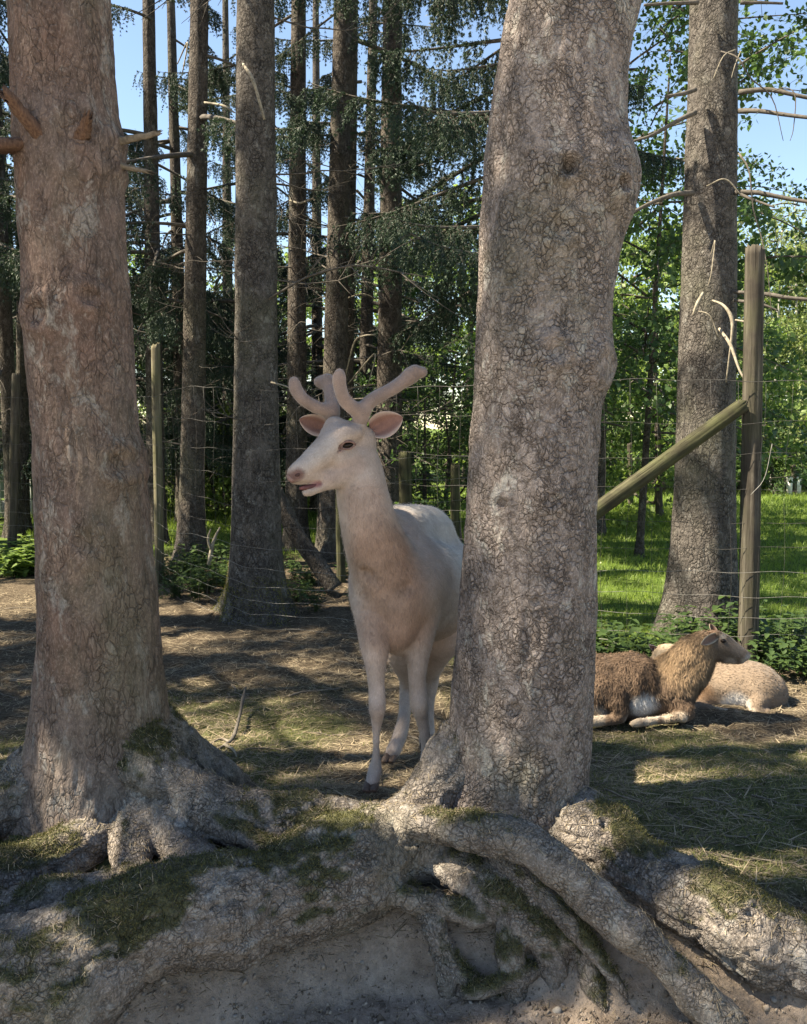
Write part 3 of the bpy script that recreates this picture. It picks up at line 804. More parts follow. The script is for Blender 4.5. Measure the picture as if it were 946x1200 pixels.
# trunk of the body: chest, barrel, rump, withers
fd.ell(at(465, 688, 3.18), (0.155, 0.19, 0.185), 0.06)
fd.ell(at(462, 648, 3.30), (0.13, 0.20, 0.165), 0.06)
fd.ell(at(437, 693, 3.17), (0.075, 0.12, 0.14), 0.06)                    # point of each shoulder
fd.ell(at(496, 690, 3.24), (0.075, 0.13, 0.15), 0.06)
C([(468, 685, 3.25, .175), (485, 690, 3.45, .195), (500, 691, 3.65, .20), (507, 678, 3.85, .185), (508, 668, 4.0, .15)], 0.06, 12)
C([(462, 622, 3.34, .075), (482, 622, 3.55, .085), (500, 622, 3.78, .085), (507, 628, 3.98, .085)], 0.08, 8)       # back line
fd.ell(at(528, 690, 3.86), (0.085, 0.18, 0.19), 0.06)                    # haunches
fd.ell(at(484, 690, 3.90), (0.085, 0.18, 0.19), 0.06)
C([(460, 735, 3.12, .085), (470, 742, 3.22, .085)], 0.06)                # brisket
# neck
C([(420, 540, 3.02, .066), (423, 566, 3.01, .071), (427, 592, 3.01, .078), (435, 622, 3.03, .088), (446, 652, 3.08, .104), (456, 680, 3.12, .116)], 0.04, 14)
C([(424, 556, 3.05, .045), (440, 606, 3.16, .058), (458, 634, 3.28, .078)], 0.04, 8)                                 # crest of the neck
# head
C([(409, 512, 3.00, .056), (424, 516, 3.02, .052)], 0.03)
C([(399, 514, 2.965, .050), (384, 527, 2.935, .043), (368, 540, 2.905, .034), (354, 551, 2.885, .026), (346, 556, 2.875, .022)], 0.025, 12)
C([(424, 538, 3.00, .044), (408, 551, 2.97, .036), (390, 560, 2.94, .027), (374, 567, 2.915, .0185)], 0.03, 8)    # jaw
C([(380, 568, 2.915, .017), (366, 574.5, 2.895, .0145), (358.5, 577.5, 2.885, .0125)], 0.012, 5)                          # lower lip
C([(372, 556, 2.912, .024), (355, 559, 2.885, .018), (346, 561, 2.876, .014)], 0.018, 5)                           # upper lip
C([(392, 500, 3.00, .036), (388, 510, 2.985, .036)], 0.025)                                                        # forehead
C([(418, 507, 2.955, .020), (404, 509, 2.935, .022), (394, 517, 2.93, .018)], 0.018, 6)                            # brow
C([(383, 507, 3.03, .022), (378, 516, 3.02, .02)], 0.02)                                                           # far brow
C([(414, 534, 2.955, .020), (398, 540, 2.93, .020)], 0.025)                                                        # cheekbone
C([(422, 497, 2.985, .022), (424, 488, 2.985, .020)], 0.02)                                                        # pedicles
C([(391, 494, 3.045, .020), (389, 486, 3.05, .018)], 0.02)
# legs: near fore legs, then hind legs
C([(438, 712, 3.10, .072), (439, 745, 3.06, .052), (440, 768, 3.04, .037), (441, 798, 3.03, .024), (442, 816, 3.02, .0225), (442, 830, 3.005, .0255), (442, 842, 3.015, .0185), (441, 856, 3.015, .0135), (441, 885, 3.01, .0125), (440, 899, 3.005, .018), (439, 905, 3.0, .0175), (437, 913, 2.985, .0165), (436, 917, 2.98, .018)], 0.02, 30)
C([(494, 712, 3.18, .075), (491, 742, 3.16, .055), (490, 765, 3.15, .038), (489, 795, 3.14, .0245), (490, 812, 3.14, .024), (491, 826, 3.13, .0265), (494, 840, 3.15, .019), (498, 862, 3.16, .0135), (500, 880, 3.17, .014), (501, 892, 3.17, .019), (499, 902, 3.15, .018)], 0.02, 28)
C([(484, 715, 3.88, .13), (474, 748, 3.74, .095), (474, 772, 3.76, .06), (478, 792, 3.84, .036), (479, 804, 3.88, .028), (476, 820, 3.85, .0195), (473, 845, 3.79, .0175), (469, 862, 3.74, .0215), (463, 876, 3.70, .020), (459, 883, 3.67, .021)], 0.03, 28)
C([(524, 715, 3.90, .13), (518, 745, 3.80, .09), (511, 768, 3.86, .055), (505, 790, 3.95, .034), (504, 801, 3.97, .030), (503, 820, 3.96, .021), (502, 845, 3.94, .020), (501, 862, 3.93, .024), (500, 874, 3.90, .024)], 0.03, 24)
C([(507, 640, 4.08, .03), (508, 660, 4.14, .03), (508, 690, 4.15, .022)], 0.03)                                    # tail
# hollows: the open mouth, the nostril, the eye sockets
def cut(rows, k=0.006):
    p = pr(rows)
    for a, b in zip(p[:-1], p[1:]): fd.cone(a[:3], b[:3], a[3], b[3], k, 0, True)
cut([(376, 565.5, 2.895, .004), (366, 567.2, 2.875, .0095), (354, 568.7, 2.865, .011), (342, 569.5, 2.865, .010)])
cut([(352, 555, 2.858, .006), (348, 556, 2.854, .007)], 0.004)
cut([(415, 521.5, 2.928, .008), (407, 522, 2.915, .013), (400, 523.5, 2.910, .008), (393, 530, 2.905, .004)], 0.008)
cut([(430, 668, 2.99, .012), (444, 690, 2.945, .014), (462, 697, 2.94, .014), (480, 688, 2.99, .012)], 0.03)
DV, DQ, _ = fd.surface(2)
DN = normals(DV, DQ)
def near(rows, r):
    d = np.full(len(DV), 9.0)
    p = np.array(pr(rows))[:, :3]
    for a, b in zip(p[:-1], p[1:]):
        ab = b - a; tt = np.clip(((DV - a) @ ab) / (ab @ ab), 0, 1)
        d = np.minimum(d, np.linalg.norm(DV - a - tt[:, None] * ab, axis=1))
    return ss(r, r * 0.35, d)
DV = DV + DN * (0.006 * noise(DV * (1, 1, 0.7), 7, 40, 2) * ss(1.3, 1.1, DV[:, 2]) + 0.0015 * noise(DV, 9, 40, 2) + 0.0012 * noise(DV, 40, 41, 2))[:, None]
dc = np.tile(np.array((0.40, 0.325, 0.282)), (len(DV), 1))
def tint(c, w): global dc; dc = dc * (1 - w[:, None]) + np.array(c) * w[:, None]
nz = 0.5 + 0.5 * noise(DV, 5, 43, 3)
tint((0.40, 0.375, 0.355), ss(3.2, 3.4, DV[:, 1]) * ss(0.78, 0.92, DV[:, 2]))                   # whiter saddle
tint((0.27, 0.18, 0.135), near([(452, 655, 2.98, 1), (462, 690, 2.98, 1), (470, 735, 3.0, 1)], 0.19) * (0.45 + 0.8 * nz))   # thin ruddy chest
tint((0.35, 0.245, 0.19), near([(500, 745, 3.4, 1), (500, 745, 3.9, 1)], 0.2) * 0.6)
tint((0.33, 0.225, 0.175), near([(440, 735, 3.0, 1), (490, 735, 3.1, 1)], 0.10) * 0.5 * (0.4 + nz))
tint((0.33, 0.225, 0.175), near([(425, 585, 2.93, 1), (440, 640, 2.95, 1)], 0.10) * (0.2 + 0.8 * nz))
tint((0.42, 0.37, 0.34), near([(385, 520, 2.88, 1), (352, 546, 2.84, 1)], 0.05) * 0.7)
tint((0.38, 0.275, 0.23), near([(420, 545, 2.93, 1), (385, 560, 2.88, 1)], 0.045) * 0.55)
tint((0.16, 0.095, 0.085), near([(341, 560, 2.86, 1), (350, 556, 2.85, 1)], 0.030))
tint((0.24, 0.115, 0.11), near([(374, 567, 2.89, 1), (355, 570, 2.86, 1)], 0.016))
tint((0.26, 0.165, 0.14), near([(417, 521, 2.93, 1), (405, 522, 2.915, 1), (393, 531, 2.91, 1)], 0.016))
tint((0.36, 0.275, 0.235), near([(442, 833, 2.99, 1), (441, 925, 2.97, 1)], 0.04) * 0.35)
dc = dc * (1 + 0.24 * noise(DV, 13, 44, 3) + 0.10 * noise(DV, 60, 45, 2))[:, None] * (1 + 0.05 * noise(DV, 4, 46, 2)[:, None] * np.array((1.0, -0.3, -0.8)))
body = keep(obj('body', mesh('body', DV, DQ, M['deer_coat'], True, None, dc)), deer)

def deer_part(name, f, mat, col=None, parent=None, smooth=2):
    V, Q, _ = f.surface(smooth)
    c = np.tile(np.array(col), (len(V), 1)) if col is not None and not callable(col) else (col(V) if col else None)
    return keep(obj(name, mesh(name, V, Q, mat, True, None, c)), parent or deer), V, Q

def antler(beam, tine, tip, box, seed):
    f = Field(box[0], box[1], 0.0035)
    f.chain(pr(beam), 0.02, 0, 20); f.chain(pr(tine), 0.02, 0, 16)
    for c in tip: f.ell(at(*c[:3]), c[3], 0.02)
    def col(V):
        n = noise(V, 30, seed, 3)[:, None]
        return np.clip(np.array((0.29, 0.215, 0.185)) * (1 + 0.3 * n), 0, 1)
    V, Q, _ = f.surface(2); N = normals(V, Q)
    V = V + N * (0.0022 * noise(V, 35, seed, 2))[:, None]
    ao = keep(obj('antler', mesh('antler', V, Q, M['velvet'], True, None, col(V))), deer)
    fz = fur('velvet_hair', V, N, col(V) * 1.15, 9000, 0.004, 0.0012, M['short_hair'], ao, lambda p: np.tile(np.array((0.2, 0.0, 0.6)), (len(p), 1)), 0.9, seed)
    return ao
antler([(421, 496, 2.985, 0.0206), (424, 484, 2.985, 0.0206), (433, 471, 2.99, 0.0172), (446, 463, 3.01, 0.0159), (460, 455.5, 3.03, 0.0163), (474, 446, 3.05, 0.0172), (484, 440, 3.06, 0.0189)],
       [(425, 484, 2.985, 0.0189), (414, 478, 2.96, 0.0163), (405, 470, 2.94, 0.0151), (399.5, 458, 2.925, 0.0146), (397.5, 446, 2.92, 0.0133), (398, 437, 2.92, 0.0125)],
       [(484, 438.5, 3.06, (0.026, 0.03, 0.023)), (495, 436, 3.065, (0.019, 0.022, 0.019)), (487, 432.5, 3.05, (0.012, 0.016, 0.012)), (479, 438, 3.05, (0.012, 0.014, 0.012))],
       ((-0.32, 2.82, 1.44), (0.16, 3.2, 1.78)), 50)
antler([(389, 490, 3.05, 0.0181), (389, 480, 3.055, 0.0181), (389, 466, 3.08, 0.0155), (386.5, 454, 3.11, 0.0159), (384.5, 447, 3.12, 0.0172)],
       [(388, 482, 3.05, 0.0163), (376, 479, 3.03, 0.0142), (363, 473.5, 3.01, 0.0138), (352.5, 465, 3.0, 0.0133), (346.5, 455, 3.0, 0.0125), (345, 446, 3.0, 0.0116)],
       [(383.5, 445.5, 3.12, (0.023, 0.026, 0.02)), (373, 447, 3.13, (0.014, 0.016, 0.014)), (377, 449, 3.13, (0.016, 0.018, 0.016))],
       ((-0.46, 2.88, 1.44), (-0.18, 3.26, 1.76)), 52)

def ear(base, tip, width, cup_dir, seed):
    """a cupped leaf with thickness, hollow side along cup_dir"""
    b = np.asarray(base, float); tp = np.asarray(tip, float); ax = tp - b; L = np.linalg.norm(ax); ax /= L
    cd = np.asarray(cup_dir, float); cd = cd - ax * (cd @ ax); cd /= np.linalg.norm(cd); sd = np.cross(ax, cd)
    nu, nv = 22, 17
    outer, inner = [], []
    for i in range(nu):
        u = i / (nu - 1)
        w = width * (np.sin(np.pi * min(1, 0.14 + 0.86 * u) ** 0.9)) ** 0.62 * (1 if u < 0.97 else 0.6)
        if u > 0.999: w = 0.0015
        for j in range(nv):
            s = j / (nv - 1) * 2 - 1
            dep = (1 - s * s) * w * (0.85 - 0.45 * u)
            p = b + ax * L * u + sd * s * w - cd * dep
            fold = 0.005 * np.sin(s * 9 + u * 3) * (1 - u) * (1 - s * s)
            outer.append(p - cd * 0.004); inner.append(p + cd * (0.0035 * (1 - abs(s) ** 6) + fold * (width > 0.03)))
    V = np.array(outer + inner); n = nu * nv
    ii = (np.arange(nu - 1)[:, None] * nv + np.arange(nv - 1)[None, :]).ravel()
    qo = np.stack([ii, ii + 1, ii + 1 + nv, ii + nv], 1); qi = np.stack([ii, ii + nv, ii + 1 + nv, ii + 1], 1) + n
    rim = []
    for i in range(nu - 1):
        for j in (0, nv - 1):
            a0, a1 = i * nv + j, (i + 1) * nv + j
            rim.append((a0, a1, a1 + n, a0 + n) if j == 0 else (a0, a0 + n, a1 + n, a1))
    for j in range(nv - 1):
        a0, a1 = (nu - 1) * nv + j, (nu - 1) * nv + j + 1
        rim.append((a0, a1, a1 + n, a0 + n))
    col = np.empty((2 * n, 3)); col[:n] = (0.47, 0.38, 0.325)
    S = np.tile(np.abs(np.linspace(-1, 1, nv)), nu)
    ri = np.array((0.25, 0.135, 0.11)); ro = np.array((0.48, 0.37, 0.315))
    col[n:] = ri + (ro - ri) * ss(0.55, 0.95, S)[:, None]
    return V, [np.concatenate([qo, qi, np.array(rim)])], col
eb, et = at(436, 503, 3.0), at(472, 489, 3.03)
V, Fq, cl = ear(eb, et, 0.047, np.array((0.1, -1, 0.10)), 1)
keep(obj('ear', mesh('ear', V, Fq, M['deer_coat'], True, None, cl)), deer)
eb, et = at(383, 503, 3.07), at(351, 491, 3.06)
V, Fq, cl = ear(eb, et, 0.038, np.array((-0.15, -1, 0.0)), 2)
keep(obj('ear', mesh('ear', V, Fq, M['deer_coat'], True, None, cl)), deer)

def blob(name, c, r, mat, parent, rot=None, seg=20, rings=12):
    th = np.linspace(0, 2 * np.pi, seg, endpoint=False); ph = np.linspace(0.02, np.pi - 0.02, rings)
    P = np.array([(np.cos(a) * np.sin(b) * r[0], np.sin(a) * np.sin(b) * r[1], np.cos(b) * r[2]) for b in ph for a in th])
    if rot is not None: P = P @ np.array(rot).T
    P = P + np.asarray(c)
    k = np.arange(seg); k2 = (k + 1) % seg
    Q = np.concatenate([np.stack([i * seg + k, (i + 1) * seg + k, (i + 1) * seg + k2, i * seg + k2], 1) for i in range(rings - 1)])
    return keep(obj(name, mesh(name, P, Q, mat)), parent)
def strip(name, rows, mat, parent, seg=10, n=14, jag=0):
    p = spline(pr(rows), n)
    V, Q, T = tube(p[:, :3], p[:, 3], seg, True, None, jag)
    return keep(obj(name, mesh(name, V, [Q, T], mat)), parent)
ry = Matrix.Rotation(R(0), 3, 'Y')
eye = blob('eye', at(407.5, 521.8, 2.929), (0.021, 0.0145, 0.0098), M['eye'], deer, Matrix.Rotation(R(-12), 3, 'Y'))
strip('eyelid', [(417, 521, 2.924, .003), (412, 517.6, 2.916, .0042), (405, 517.8, 2.912, .0045), (399.5, 521.5, 2.912, .0038), (394, 528.5, 2.914, .002)], M['eyelid'], eye)
strip('eyelid', [(417, 521.5, 2.924, .002), (411, 525.5, 2.920, .003), (404, 526, 2.916, .003), (398.5, 524, 2.914, .002)], M['eyelid'], eye)
blob('eye', at(379.5, 519.5, 3.028), (0.010, 0.012, 0.009), M['eye'], deer)
nose_o = strip('nose', [(339, 556, 2.870, .010), (342, 561, 2.864, .014), (348, 560.5, 2.862, .009)], M['nose'], deer)
strip('nostril', [(356.5, 552, 2.862, .003), (353, 553.6, 2.856, .0062), (349, 556.5, 2.851, .0068), (345.5, 557.5, 2.852, .004)], M['nostril'], nose_o)
strip('tongue', [(376, 567.3, 2.908, .006), (366, 570, 2.888, .0085), (357, 571.5, 2.878, .0085), (351, 572.5, 2.876, .005)], M['mouth'], deer)
def hoof(rows, spread, parent):
    p = pr(rows)
    for s in (-1, 1):
        q = np.array(p)[:, :3] + np.array((s * spread, 0, 0)); rr = np.array([a[3] for a in p])
        pts = spline(np.column_stack([q, rr]), 9)
        V, Q, T = tube(pts[:, :3], pts[:, 3], 12, True, 0.8)
        lowz = V[:, 2].min()
        V[:, 2] = np.maximum(V[:, 2], lowz + 0.006)            # flat sole
        keep(obj('hoof', mesh('hoof', V, [Q, T], M['hoof'])), parent)
hoof([(436.5, 916, 2.985, .014), (434.5, 922, 2.962, .017), (433, 928, 2.938, .013)], 0.013, deer)
hoof([(500, 902, 3.16, .014), (499, 908, 3.14, .0165), (498, 913, 3.12, .012)], 0.0125, deer)
hoof([(459, 884, 3.665, .016), (456, 890, 3.64, .0185), (454, 894, 3.62, .013)], 0.014, deer)
hoof([(500, 870, 3.90, .016), (499.5, 876, 3.88, .0185), (499, 881, 3.86, .013)], 0.014, deer)
# short lying hair
def deer_flow(p):
    f = np.zeros_like(p); f[:, 2] = -1; f[:, 1] = 0.5
    head = (p[:, 2] > 1.28) | ((p[:, 2] > 1.18) & (p[:, 0] < -0.19))
    f[head] = np.array((0.8, 0.25, 0.35))
    return f
hs = (DN[:, 1] < 0.45)
fur('coat_hair', DV, DN, dc, 90000, lambda p: np.where((p[:, 2] > 1.3) | ((p[:, 2] > 1.18) & (p[:, 0] < -0.19)), 0.0055, np.where(p[:, 2] < 0.62, 0.007, 0.015)), 0.0015, M['short_hair'], deer, deer_flow, 0.3, 5, hs)

# ------------------------------------------------------------------ two resting mouflon sheep
def sheep_eye(px, py, D, parent, r=0.011): return blob('eye', at(px, py, D), (r * 1.2, r, r * 0.85), M['eye'], parent, None, 14, 8)
DS = 4.62
sh1 = empty('sheep', (at(760, 845, DS)[0], DS, -0.1))
tag(sh1, 'shaggy brown mouflon sheep with thick tan neck mane lying beside the scaly spruce trunk', 'sheep')
f = Field((0.55, 4.20, -0.16), (2.0, 5.0, 0.72), 0.0085)
f.ell(at(690, 806, 4.66), (0.20, 0.19, 0.19), 0.06)
f.ell(at(738, 806, 4.64), (0.20, 0.18, 0.185), 0.06)
f.ell(at(782, 814, 4.62), (0.14, 0.15, 0.15), 0.06)
f.ell(at(708, 820, 4.54), (0.13, 0.10, 0.125), 0.04)                       # folded haunch
f.chain(pr([(722, 826, 4.47, .06), (726, 840, 4.44, .03), (705, 845, 4.43, .022), (690, 846, 4.43, .022)]), 0.02, 0, 10)
f.chain(pr([(790, 826, 4.52, .06), (806, 836, 4.47, .035), (785, 842, 4.43, .021), (760, 845, 4.41, .019), (742, 848, 4.40, .018)]), 0.02, 0, 12)
f.chain(pr([(786, 842, 4.40, .018), (797, 840, 4.40, .02), (802, 843, 4.39, .016)]), 0.015, 0, 6)
f.chain(pr([(786, 800, 4.64, .135), (800, 782, 4.62, .10), (812, 766, 4.61, .078), (824, 757, 4.59, .06), (836, 753, 4.58, .052)]), 0.04, 0, 10)
f.chain(pr([(804, 806, 4.58, .06), (818, 786, 4.57, .055), (826, 772, 4.56, .04)]), 0.04, 0, 6)
f.chain(pr([(839, 752, 4.57, .060), (849, 756, 4.55, .050), (860, 762, 4.535, .037), (869, 766.5, 4.525, .028), (874, 768.5, 4.52, .022)]), 0.02, 0, 10)
f.chain(pr([(843, 767, 4.56, .035), (857, 772, 4.54, .022), (869, 774, 4.53, .016)]), 0.02, 0, 6)
f.chain(pr([(843, 744, 4.535, .018), (851, 747, 4.525, .015)]), 0.015)
V, Q, _ = f.surface(2); N = normals(V, Q)
woolly = ss(at(0, 762, 4.6)[2] + 0.4, at(0, 762, 4.6)[2], V[:, 2]) * ss(at(842, 0, 4.6)[0], at(832, 0, 4.6)[0], V[:, 0]) * ss(-0.07, 0.0, V[:, 2])
V = V + N * (woolly * (0.016 * noise(V, 9, 130, 2) + 0.012 * noise(V * (1, 1, 0.6), 26, 131, 2)))[:, None]
N = normals(V, Q)
nn_ = 0.5 + 0.5 * noise(V, 6, 133, 3)
c = np.array((0.085, 0.057, 0.04)) + (np.array((0.18, 0.124, 0.086)) - np.array((0.085, 0.057, 0.04))) * nn_[:, None]
def tn(c, V, pt, r, colr, k=1.0):
    d = np.linalg.norm((V - np.asarray(pt)), axis=1); wg = (ss(r, r * 0.45, d) * k)[:, None]
    return c * (1 - wg) + np.array(colr) * wg
for q_, r_ in (((800, 785, 4.58), .19), ((815, 765, 4.56), .14), ((790, 770, 4.62), .14)):
    c = tn(c, V, at(*q_), r_, (0.27, 0.187, 0.115), 0.9)
c = tn(c, V, at(757, 830, 4.46), 0.10, (0.62, 0.60, 0.58))
c = tn(c, V, at(700, 835, 4.45), 0.06, (0.36, 0.31, 0.26), 0.8)
for q_ in ((760, 845, 4.41), (742, 848, 4.4), (785, 842, 4.42), (800, 842, 4.4), (700, 846, 4.43)): c = tn(c, V, at(*q_), 0.06, (0.42, 0.35, 0.27), 0.9)
for q_, r_, cl in (((850, 757, 4.52), .10, (0.15, 0.115, 0.09)), ((864, 763, 4.51), .055, (0.17, 0.135, 0.11)), ((875, 772, 4.51), .045, (0.40, 0.36, 0.33)), ((856, 776, 4.52), .04, (0.28, 0.23, 0.19)), ((838, 738, 4.57), .05, (0.13, 0.075, 0.045)), ((848, 746, 4.51), .024, (0.36, 0.31, 0.26))):
    c = tn(c, V, at(*q_), r_, cl, 0.85)
sheep_body = keep(obj('body', mesh('body', V, Q, M['sheep_coat'], True, None, c)), sh1)
def sflow(p):
    fl = np.zeros_like(p); fl[:, 0] = -0.4 + 1.3 * noise(p, 13, 7, 2); fl[:, 2] = -0.8 + 0.9 * noise(p, 13, 8, 2); fl[:, 1] = -0.1
    return fl
def head_free(p):
    d = np.full(len(p), 9.0); q = np.array(pr([(842, 754, 4.56, 1), (875, 770, 4.52, 1)]))[:, :3]
    ab = q[1] - q[0]; tt = np.clip(((p - q[0]) @ ab) / (ab @ ab), 0, 1)
    return ss(0.065, 0.10, np.linalg.norm(p - q[0] - tt[:, None] * ab, axis=1))
fur('fleece', V, N, c, 60000, lambda p: 0.020 * head_free(p) * ss(-0.06, 0.04, p[:, 2]) + 0.004, 0.0034, M['fleece'], sh1, sflow, 0.5, 9, N[:, 1] < 0.5)
V, Fq, cl = ear(at(841, 745, 4.515), at(822, 755, 4.47), 0.026, np.array((0.2, -1, 0.1)), 3)
cl = np.clip(cl * np.array((0.72, 0.80, 0.72)), 0, 1); keep(obj('ear', mesh('ear', V, Fq, M['deer_coat'], True, None, cl)), sh1)
V, Fq, cl = ear(at(840, 742, 4.62), at(832, 731, 4.64), 0.02, np.array((0.5, -1, 0.1)), 4)
cl = cl * np.array((0.45, 0.45, 0.40)); keep(obj('ear', mesh('ear', V, Fq, M['deer_coat'], True, None, cl)), sh1)
sheep_eye(848, 751, 4.503, sh1, 0.013)
strip('nostril', [(872.5, 765, 4.498, .004), (874.5, 767, 4.497, .005)], M['nostril'], sh1, 8, 5)
strip('mouth', [(876, 771.5, 4.503, .003), (870, 772.5, 4.506, .003), (863, 771, 4.508, .002)], M['nostril'], sh1, 6, 6)

DS2 = 4.92
sh2 = empty('sheep', (at(868, 835, DS2)[0], DS2, -0.1))
tag(sh2, 'short-haired fawn mouflon sheep with white belly lying behind the shaggy brown one', 'sheep')
f = Field((1.25, 4.55, -0.16), (2.35, 5.35, 0.6), 0.0085)
f.chain(pr([(826, 812, 4.96, .115), (852, 808, 4.94, .125), (880, 806, 4.92, .125), (900, 812, 4.90, .105)]), 0.06, 0, 8)
f.chain(pr([(826, 790, 5.0, .05), (856, 790, 4.98, .06), (884, 794, 4.96, .06), (905, 808, 4.94, .055)]), 0.06, 0, 8)
f.ell(at(890, 815, 4.82), (0.10, 0.07, 0.105), 0.04)
f.chain(pr([(888, 822, 4.77, .05), (886, 833, 4.74, .026), (900, 836, 4.73, .018), (872, 837, 4.72, .016)]), 0.02, 0, 8)
f.chain(pr([(824, 822, 4.86, .06), (816, 829, 4.80, .034), (836, 832, 4.75, .020), (856, 835, 4.73, .017), (868, 836, 4.72, .016)]), 0.02, 0, 10)
f.chain(pr([(912, 812, 4.90, .025), (918, 823, 4.88, .018), (919, 830, 4.87, .012)]), 0.02, 0, 5)
f.chain(pr([(822, 800, 5.02, .085), (806, 785, 5.06, .066), (792, 772, 5.08, .055), (783, 766, 5.08, .054), (774, 768, 5.06, .048)]), 0.03, 0, 8)
f.chain(pr([(774, 770, 5.05, .042), (766, 780, 5.02, .03), (762, 790, 5.0, .024)]), 0.02, 0, 5)
V, Q, _ = f.surface(2); N = normals(V, Q)
V = V + N * (0.006 * noise(V, 12, 140, 2))[:, None]
nn_ = 0.5 + 0.5 * noise(V, 6, 143, 3)
c = np.array((0.145, 0.105, 0.074)) + (np.array((0.225, 0.172, 0.128)) - np.array((0.145, 0.105, 0.074))) * nn_[:, None]
c = tn(c, V, at(862, 828, 4.8), 0.11, (0.52, 0.50, 0.48))
c = tn(c, V, at(916, 826, 4.88), 0.04, (0.62, 0.57, 0.5), 0.9)
c = tn(c, V, at(822, 815, 4.86), 0.10, (0.25, 0.145, 0.078), 0.8)
c = tn(c, V, at(778, 764, 5.04), 0.10, (0.40, 0.31, 0.21), 0.9)
for q_ in ((845, 833, 4.74), (866, 836, 4.72), (816, 832, 4.79), (880, 837, 4.72)): c = tn(c, V, at(*q_), 0.05, (0.50, 0.42, 0.33), 0.9)
keep(obj('body', mesh('body', V, Q, M['sheep_coat'], True, None, c)), sh2)
fur('coat_hair', V, N, c, 16000, 0.012, 0.003, M['short_hair'], sh2, lambda p: np.tile(np.array((0.7, 0.1, -0.6)), (len(p), 1)), 0.25, 19, N[:, 1] < 0.5)
V, Fq, cl = ear(at(790, 768, 5.06), at(806, 766, 5.04), 0.026, np.array((0.1, -1, 0.2)), 5)
cl = cl * np.array((0.9, 0.85, 0.75)); keep(obj('ear', mesh('ear', V, Fq, M['deer_coat'], True, None, cl)), sh2)
V, Fq, cl = ear(at(772, 764, 5.07), at(761, 756, 5.06), 0.018, np.array((-0.5, -1, 0.2)), 6)
cl = cl * np.array((0.6, 0.65, 0.72)); keep(obj('ear', mesh('ear', V, Fq, M['deer_coat'], True, None, cl)), sh2)

# ------------------------------------------------------------------ branch meshes shared by many trees
def needle_quads(mb, P, D, n, L, W, rs, m=1):
    """short flat needle tufts along a twig: P start points, D directions"""
    i = rs.integers(0, len(P), n)
    p = P[i] + rs.normal(0, 0.006, (n, 3)); d = D[i]
    o = rs.normal(0, 1, (n, 3)); o -= d * (o * d).sum(1)[:, None]; o /= np.linalg.norm(o, axis=1)[:, None] + 1e-9
    q = d * 0.75 + o * 0.65; q /= np.linalg.norm(q, axis=1)[:, None]
    s = np.cross(q, rs.normal(0, 1, (n, 3))); s /= np.linalg.norm(s, axis=1)[:, None] + 1e-9
    ln = L * rs.uniform(0.6, 1.3, n)[:, None]; wd = W * rs.uniform(0.7, 1.3, n)[:, None]
    V = np.stack([p - s * wd / 2, p + s * wd / 2, p + q * ln], 1).reshape(-1, 3)
    b = np.arange(n) * 3
    mb.add(V, None, np.stack([b, b + 1, b + 2], 1), m)

def spruce_branch(L, seed, droop=0.25, hang=0.45, dens=1.0):
    rs = np.random.default_rng(seed); mb = MB()
    t = np.linspace(0, 1, 14)
    ax = np.stack([t * L, 0.05 * L * np.sin(3 * t + seed), -droop * L * t ** 1.5 + 0.10 * L * t ** 4], 1)
    mb.tube(ax, np.linspace(0.012 * L + 0.006, 0.004, 14), 5)
    for k in range(int(26 * L * dens)):
        u = rs.uniform(0.18, 1.0) ** 0.8
        b = np.array([np.interp(u, t, ax[:, q]) for q in range(3)])
        sd = rs.choice([-1, 1]); sl = (0.10 + 0.34 * L * 0.4 * (1.15 - u)) * rs.uniform(0.6, 1.2)
        out = np.array((0.55, sd * rs.uniform(0.5, 1.0), -0.1)); out /= np.linalg.norm(out)
        hg = hang * rs.uniform(0.5, 1.3)
        s = np.linspace(0, 1, 7)[:, None]
        tw = b + out * sl * s + np.array((0, 0, -1.0)) * hg * sl * 1.6 * s ** 1.8
        mb.tube(tw, np.linspace(0.004, 0.0015, 7), 3, cap=False)
        dd = np.gradient(tw, axis=0); dd /= np.linalg.norm(dd, axis=1)[:, None]
        needle_quads(mb, tw, dd, int(80 * sl / 0.35 * dens), 0.034, 0.0105, rs)
        for h in range(3):                                     # hanging side twigs
            w_ = rs.integers(2, 6); hl = rs.uniform(0.08, 0.30) * (0.5 + hang)
            st = tw[w_] + np.array((rs.normal(0, 0.15), rs.normal(0, 0.15), -1.0)) * hl * np.linspace(0, 1, 5)[:, None]
            needle_quads(mb, st, np.tile((0, 0, -1.0), (5, 1)), int(44 * hl / 0.2 * dens), 0.030, 0.0105, rs)
    dd = np.gradient(ax, axis=0); dd /= np.linalg.norm(dd, axis=1)[:, None]
    needle_quads(mb, ax[5:], dd[5:], int(90 * L), 0.03, 0.007, rs)
    return mb.mesh('spruce_branch', [M['dead_dark'], M['needle']], False)

def dead_branch(L, seed, mat='dead_dark', r=0.008, up=0.0, subs=6):
    rs = np.random.default_rng(seed); mb = MB()
    t = np.linspace(0, 1, 9)
    ax = np.stack([t * L, 0.07 * L * np.sin(4 * t + seed), up * L * t - 0.22 * L * t ** 2], 1) + rs.normal(0, 0.012 * L, (9, 3)) * t[:, None]
    mb.tube(ax, np.linspace(r, r * 0.3, 9), 5)
    for k in range(subs):
        i = rs.integers(2, 8); d = np.array((rs.uniform(0.2, 0.9), rs.choice([-1, 1]) * rs.uniform(0.3, 1), rs.uniform(-0.8, 0.2))); d /= np.linalg.norm(d)
        s = np.linspace(0, 1, 5)[:, None]; l = L * rs.uniform(0.12, 0.35)
        tw = ax[i] + d * l * s + np.array((0, 0, -0.35)) * l * s ** 2
        mb.tube(tw, np.linspace(r * 0.45, r * 0.15, 5), 4)
    return mb.mesh('dead_branch', [M[mat]], False)

